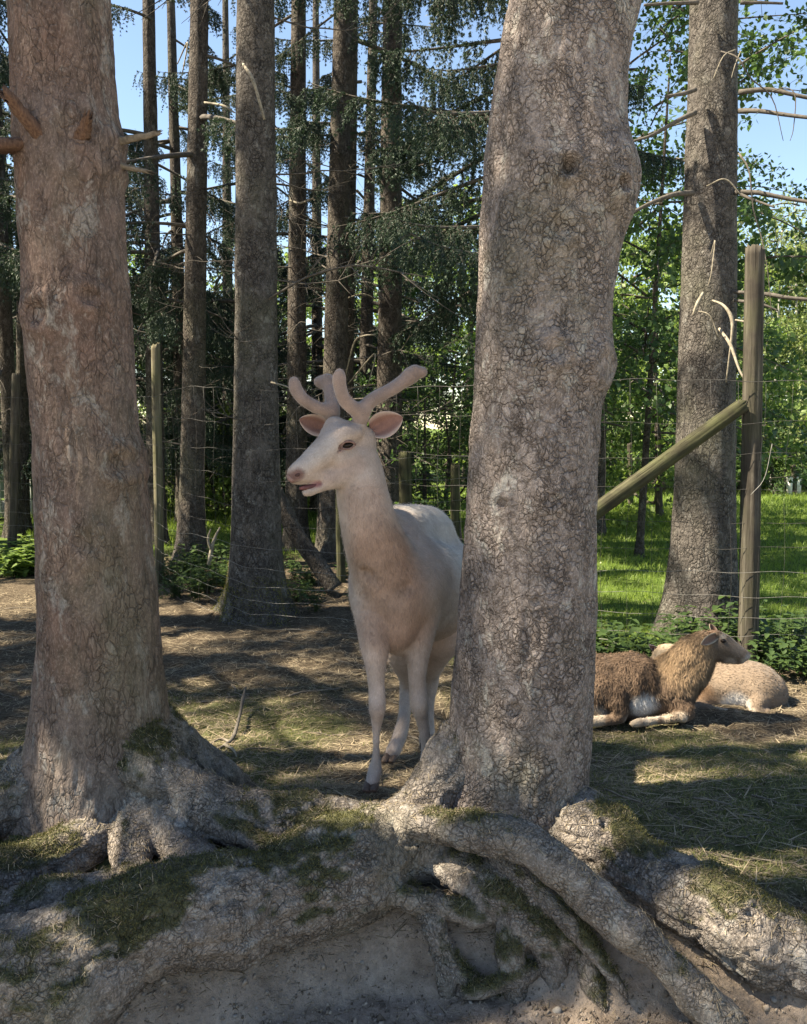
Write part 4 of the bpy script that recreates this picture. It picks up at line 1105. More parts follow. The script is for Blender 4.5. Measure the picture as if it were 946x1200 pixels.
def leafy_branch(L, seed, leaf=0.055, n=150, mat='leaf_dark', droop=0.3, spread=0.4):
    rs = np.random.default_rng(seed); mb = MB()
    t = np.linspace(0, 1, 8)
    ax = np.stack([t * L, 0.08 * L * np.sin(3 * t + seed), -droop * L * t ** 2 + 0.12 * L * t], 1)
    mb.tube(ax, np.linspace(0.012 * L, 0.002, 8), 4)
    P = []
    for k in range(10):
        u = rs.uniform(0.15, 1.0); b = np.array([np.interp(u, t, ax[:, q]) for q in range(3)])
        d = np.array((rs.uniform(0.1, 0.9), rs.choice([-1, 1]) * rs.uniform(0.3, 1), rs.uniform(-0.4, 0.5))); d /= np.linalg.norm(d)
        l = L * spread * (1.2 - u * 0.7) * rs.uniform(0.5, 1.1)
        s = np.linspace(0, 1, 5)[:, None]; tw = b + d * l * s + np.array((0, 0, -0.3 * droop)) * l * s ** 2
        mb.tube(tw, np.linspace(0.004, 0.0015, 5), 3, cap=False); P.append(tw[1:])
    P = np.concatenate(P + [ax[3:]])
    i = rs.integers(0, len(P), n)
    p = P[i] + rs.normal(0, 0.05 * L, (n, 3))
    d = rs.normal(0, 1, (n, 3)); d[:, 2] -= 0.7; d /= np.linalg.norm(d, axis=1)[:, None]
    s = np.cross(d, rs.normal(0, 0.6, (n, 3)) + np.array((0, 0, 1.0))); s /= np.linalg.norm(s, axis=1)[:, None] + 1e-9
    ln = leaf * rs.uniform(0.7, 1.4, n)[:, None]; nr = np.cross(d, s)
    V = np.stack([p, p + d * ln * .45 + s * ln * .33 + nr * ln * .06, p + d * ln, p + d * ln * .45 - s * ln * .33 + nr * ln * .06], 1).reshape(-1, 3)
    b = np.arange(n) * 4
    mb.add(V, None, np.concatenate([np.stack([b, b + 1, b + 2], 1), np.stack([b, b + 2, b + 3], 1)]), 1)
    return mb.mesh('leafy_branch', [M['dead_dark'], M[mat]], False)

SPR = [spruce_branch(2.3, 1), spruce_branch(1.9, 2, 0.32, 0.6), spruce_branch(2.6, 3, 0.2, 0.5), spruce_branch(1.6, 4, 0.4, 0.75)]
SPR_THIN = [spruce_branch(2.0, 5, 0.3, 0.6, 0.5), spruce_branch(1.7, 6, 0.35, 0.7, 0.45)]
DEAD = [dead_branch(1.0, 11), dead_branch(1.4, 12, r=0.011, subs=9), dead_branch(0.8, 13, r=0.006), dead_branch(1.2, 14, up=0.15, subs=8)]
PALE = [dead_branch(0.55, 21, 'dead_pale', 0.007, 0.1, 3), dead_branch(0.4, 22, 'dead_pale', 0.006, -0.1, 2)]
LEAF_D = [leafy_branch(1.5, 31, 0.085, 190, 'leaf_dark'), leafy_branch(1.2, 32, 0.075, 150, 'leaf_dark', 0.5), leafy_branch(1.7, 33, 0.09, 220, 'leaf_dark', 0.2)]
LEAF_B = [leafy_branch(2.0, 41, 0.12, 230, 'leaf_bright'), leafy_branch(1.7, 42, 0.11, 200, 'leaf_bright', 0.5), leafy_branch(2.3, 43, 0.13, 250, 'leaf_bright', 0.2)]
LEAF_K = [leafy_branch(2.2, 51, 0.085, 300, 'leaf_birch', 0.7, 0.5), leafy_branch(1.8, 52, 0.085, 260, 'leaf_birch', 0.9, 0.5)]

def place(me, parent, pos, yaw, pitch=0.0, roll=0.0, s=1.0, name='branch'):
    o = bpy.data.objects.new(name, me)
    o.parent = parent
    o.location = Vector(pos) - parent.location
    o.rotation_euler = (Matrix.Rotation(yaw, 3, 'Z') @ Matrix.Rotation(-pitch, 3, 'Y') @ Matrix.Rotation(roll, 3, 'X')).to_euler()
    o.scale = (s, s, s)
    COL.objects.link(o); return o

def simple_trunk(p0, p1, r0, r1, parent, mat, seed, flare=0.35, nroot=5, seg=40, h=0.05, vis=7.0, cracks=0.012):
    """p0 base, p1 top; vis: height up to which it is finely meshed"""
    p0 = np.asarray(p0, float); p1 = np.asarray(p1, float); H = p1[2] - p0[2]
    z = np.concatenate([np.arange(-0.15, min(vis, H), h), np.linspace(min(vis, H), H, 8)])
    th = np.linspace(0, 2 * np.pi, seg, endpoint=False)
    TH, Z = np.meshgrid(th, z)
    tt = np.clip(Z / H, 0, 1)
    r = r0 + (r1 - r0) * tt
    rs = np.random.default_rng(seed)
    for a in rs.uniform(0, 6.28) + np.arange(nroot) * 6.283 / nroot + rs.normal(0, 0.25, nroot):
        da = np.angle(np.exp(1j * (TH - a)))
        r = r + r0 * flare * rs.uniform(0.7, 1.8) * np.exp(-(da / 0.36) ** 2) * np.exp(-np.maximum(Z, -0.05) / (0.9 * r0 + 0.03))
    r = r + r0 * 0.30 * np.exp(-np.maximum(Z, 0) / (2.2 * r0))
    P = np.stack([np.cos(TH).ravel() * 1.4, np.sin(TH).ravel() * 1.4, Z.ravel() * 1.5], 1) + seed * 3.1
    r = r * (1 + (0.055 * noise(P, 1.3, seed, 2) + 0.03 * noise(P * (3, 3, 2), 1.5, seed + 1, 2)).reshape(TH.shape))
    cx = p0[0] + (p1[0] - p0[0]) * Z / H; cy = p0[1] + (p1[1] - p0[1]) * Z / H
    V = np.stack([(cx + r * np.cos(TH)).ravel(), (cy + r * np.sin(TH)).ravel(), (p0[2] + Z).ravel()], 1)
    n = len(z); ii = np.arange(n - 1)[:, None] * seg; j = np.arange(seg)[None, :]; j2 = (j + 1) % seg
    Q = np.stack([(ii + j).ravel(), (ii + j2).ravel(), (ii + seg + j2).ravel(), (ii + seg + j).ravel()], 1)
    return keep(obj('trunk', mesh('trunk', V, Q, mat)), parent)

def spruce(base, top_px, D, r0, label, seed, height=13.0, green=(3.6, 13), ng=34, nd=16, dz=(1.2, 5.0), thin=0.0, group=None, mat='bark_far', low=None, flare=0.3, bs=1.0):
    """base=(px,py on the ground); top_px: column where the trunk leaves the top of the photograph"""
    rs = np.random.default_rng(seed)
    b = at(base[0], base[1], D); b[2] = float(ground(b[0], D, False))
    tp = at(top_px, 0, D)
    k = height / (tp[2] - b[2]); top = b + (tp - b) * k; top[1] = D + rs.normal(0, 0.15)
    root = empty('spruce_tree', b); tag(root, label, 'tree', group)
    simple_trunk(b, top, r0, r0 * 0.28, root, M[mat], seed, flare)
    def on(z):
        q = b + (top - b) * ((z - b[2]) / (top[2] - b[2])); return q
    for i in range(ng):
        z = rs.uniform(*green); q = on(z)
        taper = np.clip((height - z) / (height - green[0]), 0.25, 1) ** 0.6
        lib = SPR_THIN if rs.random() < thin else SPR
        place(lib[rs.integers(len(lib))], root, q, rs.uniform(0, 6.283), rs.normal(-0.02, 0.12), rs.normal(0, 0.15), bs * taper * rs.uniform(0.8, 1.15))
    for i in range(nd):
        z = rs.uniform(*dz); q = on(z)
        lib = DEAD if rs.random() < 0.8 else PALE
        place(lib[rs.integers(len(lib))], root, q, rs.uniform(0, 6.283), rs.normal(0.0, 0.2), rs.uniform(0, 6.28), rs.uniform(0.6, 1.3), 'dead_branch')
    return root, on

# the stand of spruces inside and behind the wire
T3, on3 = spruce((224, 668), 232, 9.9, 0.150, 'slim grey spruce behind the wire with sunlit flecks, left of the thickest fenced spruce', 103, green=(3.2, 11), ng=14, nd=14)
T4, on4 = spruce((300, 722), 299, 7.18, 0.205, 'thick dark spruce with moss-yellow flared base right behind the wire fence', 104, mat='bark_tall', ng=8, nd=12, flare=0.55, green=(4.6, 13))
T5, on5 = spruce((347, 645), 350, 11.2, 0.145, 'dark slender spruce just right of the moss-footed spruce behind the wire', 105, ng=10, nd=22)
T6, on6 = spruce((388, 655), 402, 10.4, 0.165, 'double-looking spruce with a sunlit left flank above the deer antlers', 106, ng=9, nd=24)
T6b, _ = spruce((402, 640), 413, 11.3, 0.12, 'thin dark spruce half hidden behind the sunlit-flanked spruce', 126, ng=7, nd=16)
T7, on7 = spruce((455, 642), 460, 11.1, 0.185, 'spruce with dappled sunlit foot rising directly behind the deer ears', 107, ng=9, nd=26)
T2, on2 = spruce((184, 645), 173, 11.4, 0.125, 'thin spruce standing behind the cut wooden post of the wire fence', 102, green=(2.6, 9.5), ng=20, nd=22)
T1, on1 = spruce((18, 640), -8, 12.2, 0.115, 'thin dark spruce behind the left side fence corner', 101, ng=9, nd=18)
T0, on0 = spruce((27, 634), 30, 12.8, 0.10, 'thin pale sunlit spruce trunk against the reddish near trunk', 100, ng=12, nd=8)
T8, on8 = spruce((822, 742), 846, 6.55, 0.235, 'tall dark spruce with long bare side branches beside the split fence post', 108, ng=8, nd=0, mat='bark_tall', flare=0.28, green=(6.5, 13))
TH, onh = spruce((628, 640), 640, 9.2, 0.17, 'spruce hidden behind the scaly near trunk with long drooping green branches', 109, ng=0, nd=0)
rs = np.random.default_rng(77)
for i in range(38):                                      # its curtains of hanging twigs towards the gap left of the near trunk
    z = rs.uniform(3.1, 8.5); place(SPR[rs.integers(4)], TH, onh(z), R(180) + rs.normal(0, 0.75), rs.normal(-0.05, 0.12), rs.normal(0, 0.2), rs.uniform(0.75, 1.1))
for i in range(14): place(SPR[rs.integers(4)], TH, onh(rs.uniform(4.5, 12)), rs.uniform(-1, 1.0), 0, 0, rs.uniform(0.5, 0.8))
# long bare branches of the right spruce
def limb(tree, rows, mat='dead_dark', name='branch', seg=7, n=16, jag=0.05):
    p = spline(pr(rows), n); V, Q, T = tube(p[:, :3], p[:, 3], seg, True, None, jag)
    return keep(obj(name, mesh(name, V, [Q, T], M[mat])), tree)
limb(T8, [(866, 108, 6.5, .020), (900, 105, 6.4, .017), (935, 112, 6.3, .014), (985, 122, 6.2, .010)])
limb(T8, [(866, 130, 6.5, .020), (890, 130, 6.35, .016), (925, 135, 6.2, .014), (985, 142, 6.0, .010)])
limb(T8, [(862, 225, 6.5, .021), (890, 226, 6.4, .017), (925, 233, 6.3, .015), (985, 242, 6.1, .010)])
limb(T8, [(868, 228, 6.45, .012), (888, 236, 6.3, .009), (908, 243, 6.2, .006)])
limb(T8, [(812, 226, 6.5, .022), (790, 228, 6.4, .018), (765, 237, 6.35, .015), (735, 252, 6.3, .011)])
limb(T8, [(815, 132, 6.5, .020), (795, 141, 6.45, .016), (765, 158, 6.4, .012), (740, 166, 6.4, .008)])
limb(T8, [(868, 3, 6.5, .016), (890, 3, 6.45, .011), (918, 4, 6.4, .008)])
limb(T8, [(818, 3, 6.5, .016), (785, 4, 6.45, .012), (755, 6, 6.4, .009)])
limb(T8, [(815, 105, 6.5, .018), (800, 110, 6.45, .015), (780, 113, 6.4, .009)])
limb(T8, [(860, 342, 6.45, .013), (900, 345, 6.3, .016), (925, 349, 6.2, .014), (975, 353, 6.1, .010)])
limb(T8, [(860, 352, 6.45, .012), (890, 356, 6.3, .011), (912, 364, 6.25, .006)])
limb(T8, [(845, 60, 6.32, .004), (865, 68, 6.2, .006), (880, 92, 6.2, .005), (905, 115, 6.2, .004), (918, 165, 6.2, .002)])
limb(T8, [(866, 180, 6.45, .008), (878, 200, 6.35, .006), (883, 245, 6.3, .005), (893, 280, 6.25, .004), (900, 320, 6.2, .003), (905, 375, 6.2, .002)])
limb(T8, [(905, 107, 6.3, .004), (920, 103, 6.25, .004), (932, 112, 6.2, .004), (930, 150, 6.2, .003), (926, 165, 6.2, .002)])
for rows in ([(862, 58, 6.31, .004), (848, 66, 6.25, .004), (836, 92, 6.24, .003)], [(868, 60, 6.31, .003), (862, 75, 6.25, .003), (857, 92, 6.24, .002)], [(828, 218, 6.31, .003), (850, 210, 6.24, .006), (868, 228, 6.22, .005)], [(833, 300, 6.29, .003), (838, 282, 6.25, .004), (834, 318, 6.22, .004), (830, 335, 6.22, .003)]):
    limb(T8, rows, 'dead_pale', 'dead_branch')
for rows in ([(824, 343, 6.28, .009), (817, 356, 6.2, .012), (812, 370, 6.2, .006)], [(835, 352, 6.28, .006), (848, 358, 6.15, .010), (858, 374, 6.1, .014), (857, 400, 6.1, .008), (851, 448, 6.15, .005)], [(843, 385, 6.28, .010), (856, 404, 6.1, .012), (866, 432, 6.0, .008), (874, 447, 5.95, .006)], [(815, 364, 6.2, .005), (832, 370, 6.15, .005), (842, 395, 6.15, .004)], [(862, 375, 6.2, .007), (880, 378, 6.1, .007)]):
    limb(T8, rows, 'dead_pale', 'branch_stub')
# pale dead twigs
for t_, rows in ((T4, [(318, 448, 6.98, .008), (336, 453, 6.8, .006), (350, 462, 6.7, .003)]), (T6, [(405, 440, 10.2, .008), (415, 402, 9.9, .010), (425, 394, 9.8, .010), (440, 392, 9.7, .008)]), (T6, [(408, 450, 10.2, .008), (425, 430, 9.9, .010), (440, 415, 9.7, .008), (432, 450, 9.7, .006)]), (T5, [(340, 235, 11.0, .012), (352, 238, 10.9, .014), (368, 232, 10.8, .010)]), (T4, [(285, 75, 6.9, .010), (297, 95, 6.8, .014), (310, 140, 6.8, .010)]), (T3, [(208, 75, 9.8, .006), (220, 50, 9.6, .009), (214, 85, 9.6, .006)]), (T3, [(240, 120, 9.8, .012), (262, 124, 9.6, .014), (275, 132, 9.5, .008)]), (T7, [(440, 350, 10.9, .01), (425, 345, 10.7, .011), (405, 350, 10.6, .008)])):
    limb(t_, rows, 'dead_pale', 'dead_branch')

# crowns of the two near trees, above the picture
for tree, cxz in ((tree_r, (rz, rcx)), (tree_l, (lz, lcx))):
    for i in range(12):
        z = rs.uniform(6.5, 14); x = np.interp(min(z, 3.0), cxz[0], cxz[1])
        place(SPR[rs.integers(4)], tree, (x, 2.97, z), rs.uniform(0, 6.283), rs.normal(0, 0.12), 0, rs.uniform(0.8, 1.15))

# more spruces: a dark row behind, and the wood to the left that throws the shade
def far_spruce(x, y, r0, seed, label, group, height=13, green=(1.0, 12.5), ng=60, bs=1.15, nd=8):
    rs = np.random.default_rng(seed)
    b = np.array((x, y, float(ground(x, y, False))))
    root = empty('spruce_tree', b); tag(root, label, 'tree', group)
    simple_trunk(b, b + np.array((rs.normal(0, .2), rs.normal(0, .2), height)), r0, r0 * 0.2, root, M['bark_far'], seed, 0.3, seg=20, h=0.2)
    for i in range(ng):
        z = rs.uniform(*green); taper = np.clip((height - z) / (height - green[0]), 0.15, 1) ** 0.7
        place(SPR[rs.integers(4)], root, (x, y, z + b[2]), rs.uniform(0, 6.283), rs.normal(-0.05, 0.12), rs.normal(0, 0.15), bs * taper * rs.uniform(0.8, 1.2))
    for i in range(nd):
        place(DEAD[rs.integers(4)], root, (x, y, rs.uniform(0.6, 4) + b[2]), rs.uniform(0, 6.283), rs.normal(0, 0.2), rs.uniform(0, 6.28), rs.uniform(0.7, 1.3), 'dead_branch')
    return root
LB = ['dark spruce mostly hidden behind the reddish near trunk', 'dark drooping spruce between the reddish near trunk and the thin post-side spruce', 'dark spruce whose branches hang behind the slim grey spruce', 'dense dark spruce between the slim grey spruce and the moss-footed spruce', 'dark spruce hidden behind the moss-footed spruce', 'dense dark spruce between the dark slender spruce and the sunlit-flanked spruce', 'dark spruce behind the deer antlers with hanging green twigs', 'dark spruce beyond the left fence corner, nearer the pen', 'dark spruce beyond the left fence corner, farther than the pen']
for i, (px, D) in enumerate(((95, 15.0), (150, 17.5), (215, 14.2), (268, 16.5), (318, 14.6), (372, 16.0), (425, 14.0), (-20, 14.6), (30, 18.5))):
    far_spruce((px - 473) / 1000 * D, D, 0.13, 400 + i, LB[i], 'dark spruces behind the fenced stand', green=(0.8, 4.6) if i % 2 else (1.4, 8), ng=40 if i % 2 else 32)
LS = 'tall spruce in the wood left of the fenced stand'
for i, (x, y) in enumerate(((-5.6, 3.4), (-7.0, 2.3), (-5.2, 1.9), (-5.0, 6.6), (-8.2, 6.4), (-7.4, 9.2), (-9.6, 4.2), (-6.2, 11.6), (-9.8, 11.0))):
    far_spruce(x, y, 0.19, 500 + i, LS, 'spruces shading the left of the stand', green=(3.8, 12.5), ng=36, bs=1.2, height=13.5, nd=4)

# ------------------------------------------------------------------ broad-leaved trees
def broadleaf(x, y, r0, height, seed, label, lib, group=None, crown=(1.5, None), spread=1.6, n=46, mat='bark_far', bs=1.0, name='broadleaf_tree', limbs=6, cat='tree'):
    rs = np.random.default_rng(seed)
    b = np.array((x, y, float(ground(x, y, False)) - 0.02))
    root = empty(name, b); tag(root, label, cat, group)
    simple_trunk(b, b + np.array((rs.normal(0, .25), rs.normal(0, .25), height * 0.93)), r0, r0 * 0.2, root, M[mat], seed, 0.25, seg=16, h=0.2)
    lo = crown[0]; hi = crown[1] or height
    for i in range(n):
        u = rs.random(); z = lo + (hi - lo) * u
        rad = spread * (math.sin(math.pi * (0.12 + 0.84 * u)) ** 0.7) * rs.uniform(0.15, 1.0)
        a = rs.uniform(0, 6.283)
        place(lib[rs.integers(len(lib))], root, (x + rad * math.cos(a) * 0.8, y + rad * math.sin(a) * 0.8, z + b[2]), a + rs.normal(0, 0.5), rs.normal(0.1, 0.3), rs.uniform(-0.5, 0.5), bs * rs.uniform(0.75, 1.15), 'leafy_branch')
    for i in range(limbs):
        a = rs.uniform(0, 6.283); z = lo + (hi - lo) * rs.uniform(0.0, 0.7)
        s = np.linspace(0, 1, 6)[:, None]
        p = b + np.array((0, 0, z)) + np.array((math.cos(a), math.sin(a), 0.6)) * spread * 0.8 * s
        V, Q, T = tube(p, np.linspace(r0 * 0.35, r0 * 0.08, 6), 6); keep(obj('limb', mesh('limb', V, [Q, T], M[mat])), root)
    return root
def X(px, D): return (px - 473) / 1000 * D
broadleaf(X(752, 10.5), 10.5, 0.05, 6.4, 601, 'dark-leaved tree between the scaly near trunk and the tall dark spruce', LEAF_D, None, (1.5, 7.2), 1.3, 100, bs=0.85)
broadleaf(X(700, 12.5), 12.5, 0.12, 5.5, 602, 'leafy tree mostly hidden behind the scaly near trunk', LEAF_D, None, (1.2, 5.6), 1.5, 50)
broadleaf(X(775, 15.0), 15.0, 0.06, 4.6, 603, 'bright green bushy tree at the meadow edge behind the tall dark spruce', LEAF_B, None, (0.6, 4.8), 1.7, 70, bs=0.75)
G = 'broad-leaved trees along the far side of the meadow'
BL = ['pale sunlit tree seen between the antlers and the scaly near trunk', 'far sunlit tree behind the dapple-footed spruce', 'far broad-leaved tree hidden behind the scaly near trunk', 'far tree between the scaly near trunk and the tall dark spruce', 'far tree right behind the tall dark spruce', 'far tree behind the cracked grey fence post', 'far tree behind the birches at the meadow edge', 'far sunlit tree behind the double-looking spruce', 'far sunlit tree behind the moss-footed spruce', 'far sunlit tree behind the slim grey spruce', 'far tree hidden behind the reddish near trunk', 'far sunlit tree behind the pale pen', 'far tree beyond the pen towards the left wood', 'far tree past the birches towards the right']
for i, (px, D, h, sp, lo) in enumerate(((548, 22, 6.4, 2.2, .5), (480, 26, 6.6, 2.6, .5), (640, 24, 7.0, 2.6, .5), (720, 23, 6.0, 2.3, .4), (805, 24.5, 6.0, 2.2, .4), (860, 23, 5.2, 2.0, .4), (955, 24, 5.6, 2.2, .4), (400, 27, 6.5, 2.6, .5), (300, 26, 6.0, 2.6, .5), (205, 25, 6.0, 2.5, .5), (110, 27, 6.6, 2.6, .5), (10, 25, 6.5, 2.6, .5), (-70, 26, 7, 2.8, .5), (1040, 25, 7, 2.6, .5))):
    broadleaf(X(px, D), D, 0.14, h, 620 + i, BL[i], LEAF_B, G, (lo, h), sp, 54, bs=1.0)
for i, (px, D, h) in enumerate(((905, 21, 6.7), (938, 21.5, 7.6), (884, 22.5, 6.2))):
    broadleaf(X(px, D), D, 0.06, h, 660 + i, 'pale feathery birch with a thin white trunk at the far meadow edge', LEAF_K, 'birches at the far meadow edge', (1.2, h), 1.15, 40, 'bark_birch', 0.8, 'birch_tree')
for i, px in enumerate(range(690, 1000, 44)):
    D = 20.6 + 0.5 * math.sin(i * 2.1)
    broadleaf(X(px, D), D, 0.05, 2.0, 680 + i, 'low dark shrub in the hedge at the end of the meadow', LEAF_D, 'shrubs of the hedge at the end of the meadow', (0.1, 1.9 + 0.25 * math.sin(i)), 0.9, 20, bs=0.75, name='hedge_shrub', limbs=2, cat='shrub')
for i, (px, D, h) in enumerate(((498, 11.4, 2.2), (520, 12.2, 2.8), (540, 11.6, 2.0))):
    broadleaf(X(px, D), D, 0.04, h, 700 + i, 'dark leafy elder shrub behind the deer back', LEAF_D, 'shrubs behind the deer back', (0.35, h), 0.55, 22, bs=0.62, name='elder_shrub', limbs=3, cat='shrub')
for i, (px, D, h) in enumerate(((255, 15.5, 1.7), (205, 16, 1.7), (280, 17, 2.0), (330, 16.5, 1.6))):
    broadleaf(X(px, D), D, 0.04, h, 720 + i, 'sunlit hazel shrub between the trunks behind the fenced stand', LEAF_B, 'shrubs between the trunks', (0.2, h), 0.8, 18, bs=0.55, name='hazel_shrub', limbs=3, cat='shrub')

# yellow-green moss on the flared foot of the fenced spruce
rs = np.random.default_rng(88)
mt_ = [c for c in T4.children if c.name.startswith('trunk')][0].data
co = np.empty(len(mt_.vertices) * 3, np.float32); mt_.vertices.foreach_get('co', co); co = co.reshape(-1, 3)
nm = np.empty(len(mt_.vertices) * 3, np.float32); mt_.vertices.foreach_get('normal', nm); nm = nm.reshape(-1, 3)
sel = np.nonzero((co[:, 2] < 0.50) & (nm[:, 1] < 0.2))[0]
pick = rs.choice(sel, 9000); jit = rs.normal(0, 0.02, (9000, 3)); nn2 = nm[pick]
jit -= nn2 * (jit * nn2).sum(1)[:, None]
pp = co[pick] + jit
kk = (noise(pp, 7, 5, 3) + 0.5 - pp[:, 2] * 1.6) > 0
M['moss_yellow'] = leafmat('moss_yellow', (0.09, 0.095, 0.02), (0.24, 0.23, 0.06), 0.3, 0.8)
o = obj('moss', blades(pp[kk], nn2[kk] * 0.8 + np.array((0, 0, 0.3)), 0.014, 0.006, 0.6, M['moss_yellow'], 'moss')); o['kind'] = 'stuff'
keep(o, T4)

# ------------------------------------------------------------------ wire fence
def timber(name, parent, p0, p1, r0, r1, mat, seed, seg=36, split=1.0):
    """a rough round timber built along its own z axis, cracked lengthwise, then laid from p0 to p1"""
    p0 = np.asarray(p0, float); p1 = np.asarray(p1, float); L = float(np.linalg.norm(p1 - p0))
    n = max(14, int(L / 0.035)); z = np.linspace(0, L, n); th = np.linspace(0, 2 * np.pi, seg, endpoint=False)
    TH, Z = np.meshgrid(th, z); r = r0 + (r1 - r0) * Z / L
    P = np.stack([np.cos(TH).ravel(), np.sin(TH).ravel(), Z.ravel()], 1) + seed * 5.3
    g = noise(P * (2.6, 2.6, 0.9), 1.5, seed, 3) * 0.07 + noise(P * (7, 7, 0.5), 1.2, seed + 1, 2) * 0.06
    cr = noise(P * (6, 6, 0.25), 1.0, seed + 2, 2)
    r = r * (1 + g - 0.20 * split * ss(0.30, 0.62, cr)).reshape(TH.shape)
    bow = 0.012 * np.sin(Z * 1.3 + seed)
    V = np.stack([(r * np.cos(TH) + bow).ravel(), (r * np.sin(TH)).ravel(), Z.ravel()], 1)
    rs_ = np.random.default_rng(seed)
    V[-seg:, 2] += rs_.uniform(-0.012, 0.012, seg) + 0.02 * np.cos(th + seed)
    k = np.arange(seg); k2 = (k + 1) % seg
    Q = np.concatenate([np.stack([i * seg + k, i * seg + k2, (i + 1) * seg + k2, (i + 1) * seg + k], 1) for i in range(n - 1)])
    V = np.concatenate([V, [(bow[-1, 0], 0, L - 0.004)], [(bow[0, 0], 0, 0)]]); m = len(V)
    T = np.concatenate([np.stack([(n - 1) * seg + k, (n - 1) * seg + k2, np.full(seg, m - 2)], 1), np.stack([k2, k, np.full(seg, m - 1)], 1)])
    o = obj(name, mesh(name, V, [Q, T], M[mat]), parent)
    o.rotation_euler = Vector(p1 - p0).to_track_quat('Z', 'Y').to_euler()
    o.location = Vector(p0) - parent.location
    return o
def post(parent, px_t, py_t, px_b, D, r, mat, seed, name='post', label=None, split=1.0):
    b = at(px_b, 650, D); b[2] = float(ground(b[0], D, False)) - 0.12
    o = timber(name, parent, b, at(px_t, py_t, D), r * 1.04, r * 0.97, mat, seed, split=split)
    if label: o['label'] = label
    return o
fence = empty('wire_fence', (at(882, 780, 5.6)[0], 5.6, -0.1))
tag(fence, 'tall rusty wire mesh fence with wooden posts crossing behind the animals', 'fence')
post(fence, 886, 292, 881, 5.6, 0.062, 'timber_grey', 1, 'post', 'tall cracked grey wooden post', 1.3)
post(fence, 183, 405, 186, 8.6, 0.045, 'timber_pale', 2, 'post', 'slim pale wooden post')
post(fence, 20, 440, 12, 9.6, 0.05, 'timber_grey', 3, 'post')
br = timber('brace', fence, at(672, 618, 5.62), at(869, 476, 5.58), 0.055, 0.048, 'timber_green', 41, split=0.8)
br['label'] = 'thick diagonal round timber brace'
# course of the wire
way = np.array([(3.4, 5.45), (at(882, 780, 5.6)[0] - 0.0, 5.52), (0.9, 5.75), (0.0, 6.15), (-1.25, 6.72), (-2.0, 7.6), (at(186, 660, 8.6)[0], 8.52), (-3.4, 9.1), (at(12, 650, 9.6)[0], 9.55), (-6.5, 10.4)])
seglen = np.concatenate([[0], np.cumsum(np.hypot(*np.diff(way, axis=0).T))])
def along(s): return np.interp(s, seglen, way[:, 0]), np.interp(s, seglen, way[:, 1])
S = np.arange(0.0, seglen[-1], 0.09)
wx, wy = along(S); wg = ground(wx, wy, False)
levels = [0.03, 0.14, 0.25, 0.37, 0.50, 0.65, 0.82, 1.0, 1.2, 1.42, 1.66, 1.9]
rsw = np.random.default_rng(5)
def wz(h, x, y, s): return ground(x, y, False) + h + 0.02 * np.sin(s * 1.7 + h * 9) * (0.4 + h * 0.5) + 0.006 * np.sin(s * 13 + h * 31)
for h in levels:
    P = np.stack([wx + 0.004 * np.sin(S * 9 + h), wy + 0.02 * np.sin(S * 2.3 + h * 5), wz(h, wx, wy, S)], 1)
    V, Q, T = tube(P, 0.0013 if h < 1.8 else 0.002, 4)
    keep(obj('strand', mesh('strand', V, [Q, T], M['wire_dark' if h > 0.7 else 'wire'])), fence)
sv = 0.1
while sv < seglen[-1]:
    x, y = along(sv); hh_ = np.linspace(levels[0], levels[-1], 14)
    hi = levels[-1]
    P = np.stack([x + 0.008 * np.sin(hh_ * 6 + sv * 3), y + 0.02 * np.sin(sv * 2.3 + hh_ * 5), wz(hh_, np.full(14, x), np.full(14, y), sv)], 1)
    V, Q, T = tube(P, 0.0011, 3)
    keep(obj('stay', mesh('stay', V, [Q, T], M['wire_dark'])), fence)
    sv += 0.165
# loose bits of wire and a hanging dry stem
for rows in ([(700, 748, 5.55, .0025), (720, 752, 5.5, .0025), (735, 768, 5.5, .002)], [(712, 756, 5.5, .0025), (724, 762, 5.48, .0025), (738, 775, 5.46, .002)], [(905, 520, 5.5, .002), (896, 560, 5.48, .002), (880, 580, 5.46, .002)]):
    strip('loose_wire', rows, M['wire'], fence, 5, 10)

back = empty('back_fence', (X(475, 10.0), 10.0, -0.1))
tag(back, 'low fence of mossy posts and thin wires behind the deer', 'fence')
post(back, 475, 531, 475, 9.6, 0.075, 'timber_green', 11, 'post', 'squat pale-topped mossy post')
post(back, 534, 545, 533, 9.9, 0.055, 'timber_green', 12, 'post')
post(back, 398, 575, 400, 8.7, 0.045, 'timber_green', 13, 'post')
for h in (0.25, 0.5, 0.75, 1.0, 1.25):
    P = np.array([(X(398, 8.7), 8.7, 0), (X(475, 9.6), 9.52, 0), (X(534, 9.9), 9.83, 0), (X(640, 10.3), 10.3, 0)])
    p = np.concatenate([np.linspace(P[i], P[i + 1], 8, endpoint=False) for i in range(3)] + [P[3:]])
    p[:, 2] = -0.1 + h + 0.01 * np.sin(np.arange(len(p)) * 0.8)
    V, Q, T = tube(p, 0.002, 4); keep(obj('strand', mesh('strand', V, [Q, T], M['wire'])), back)

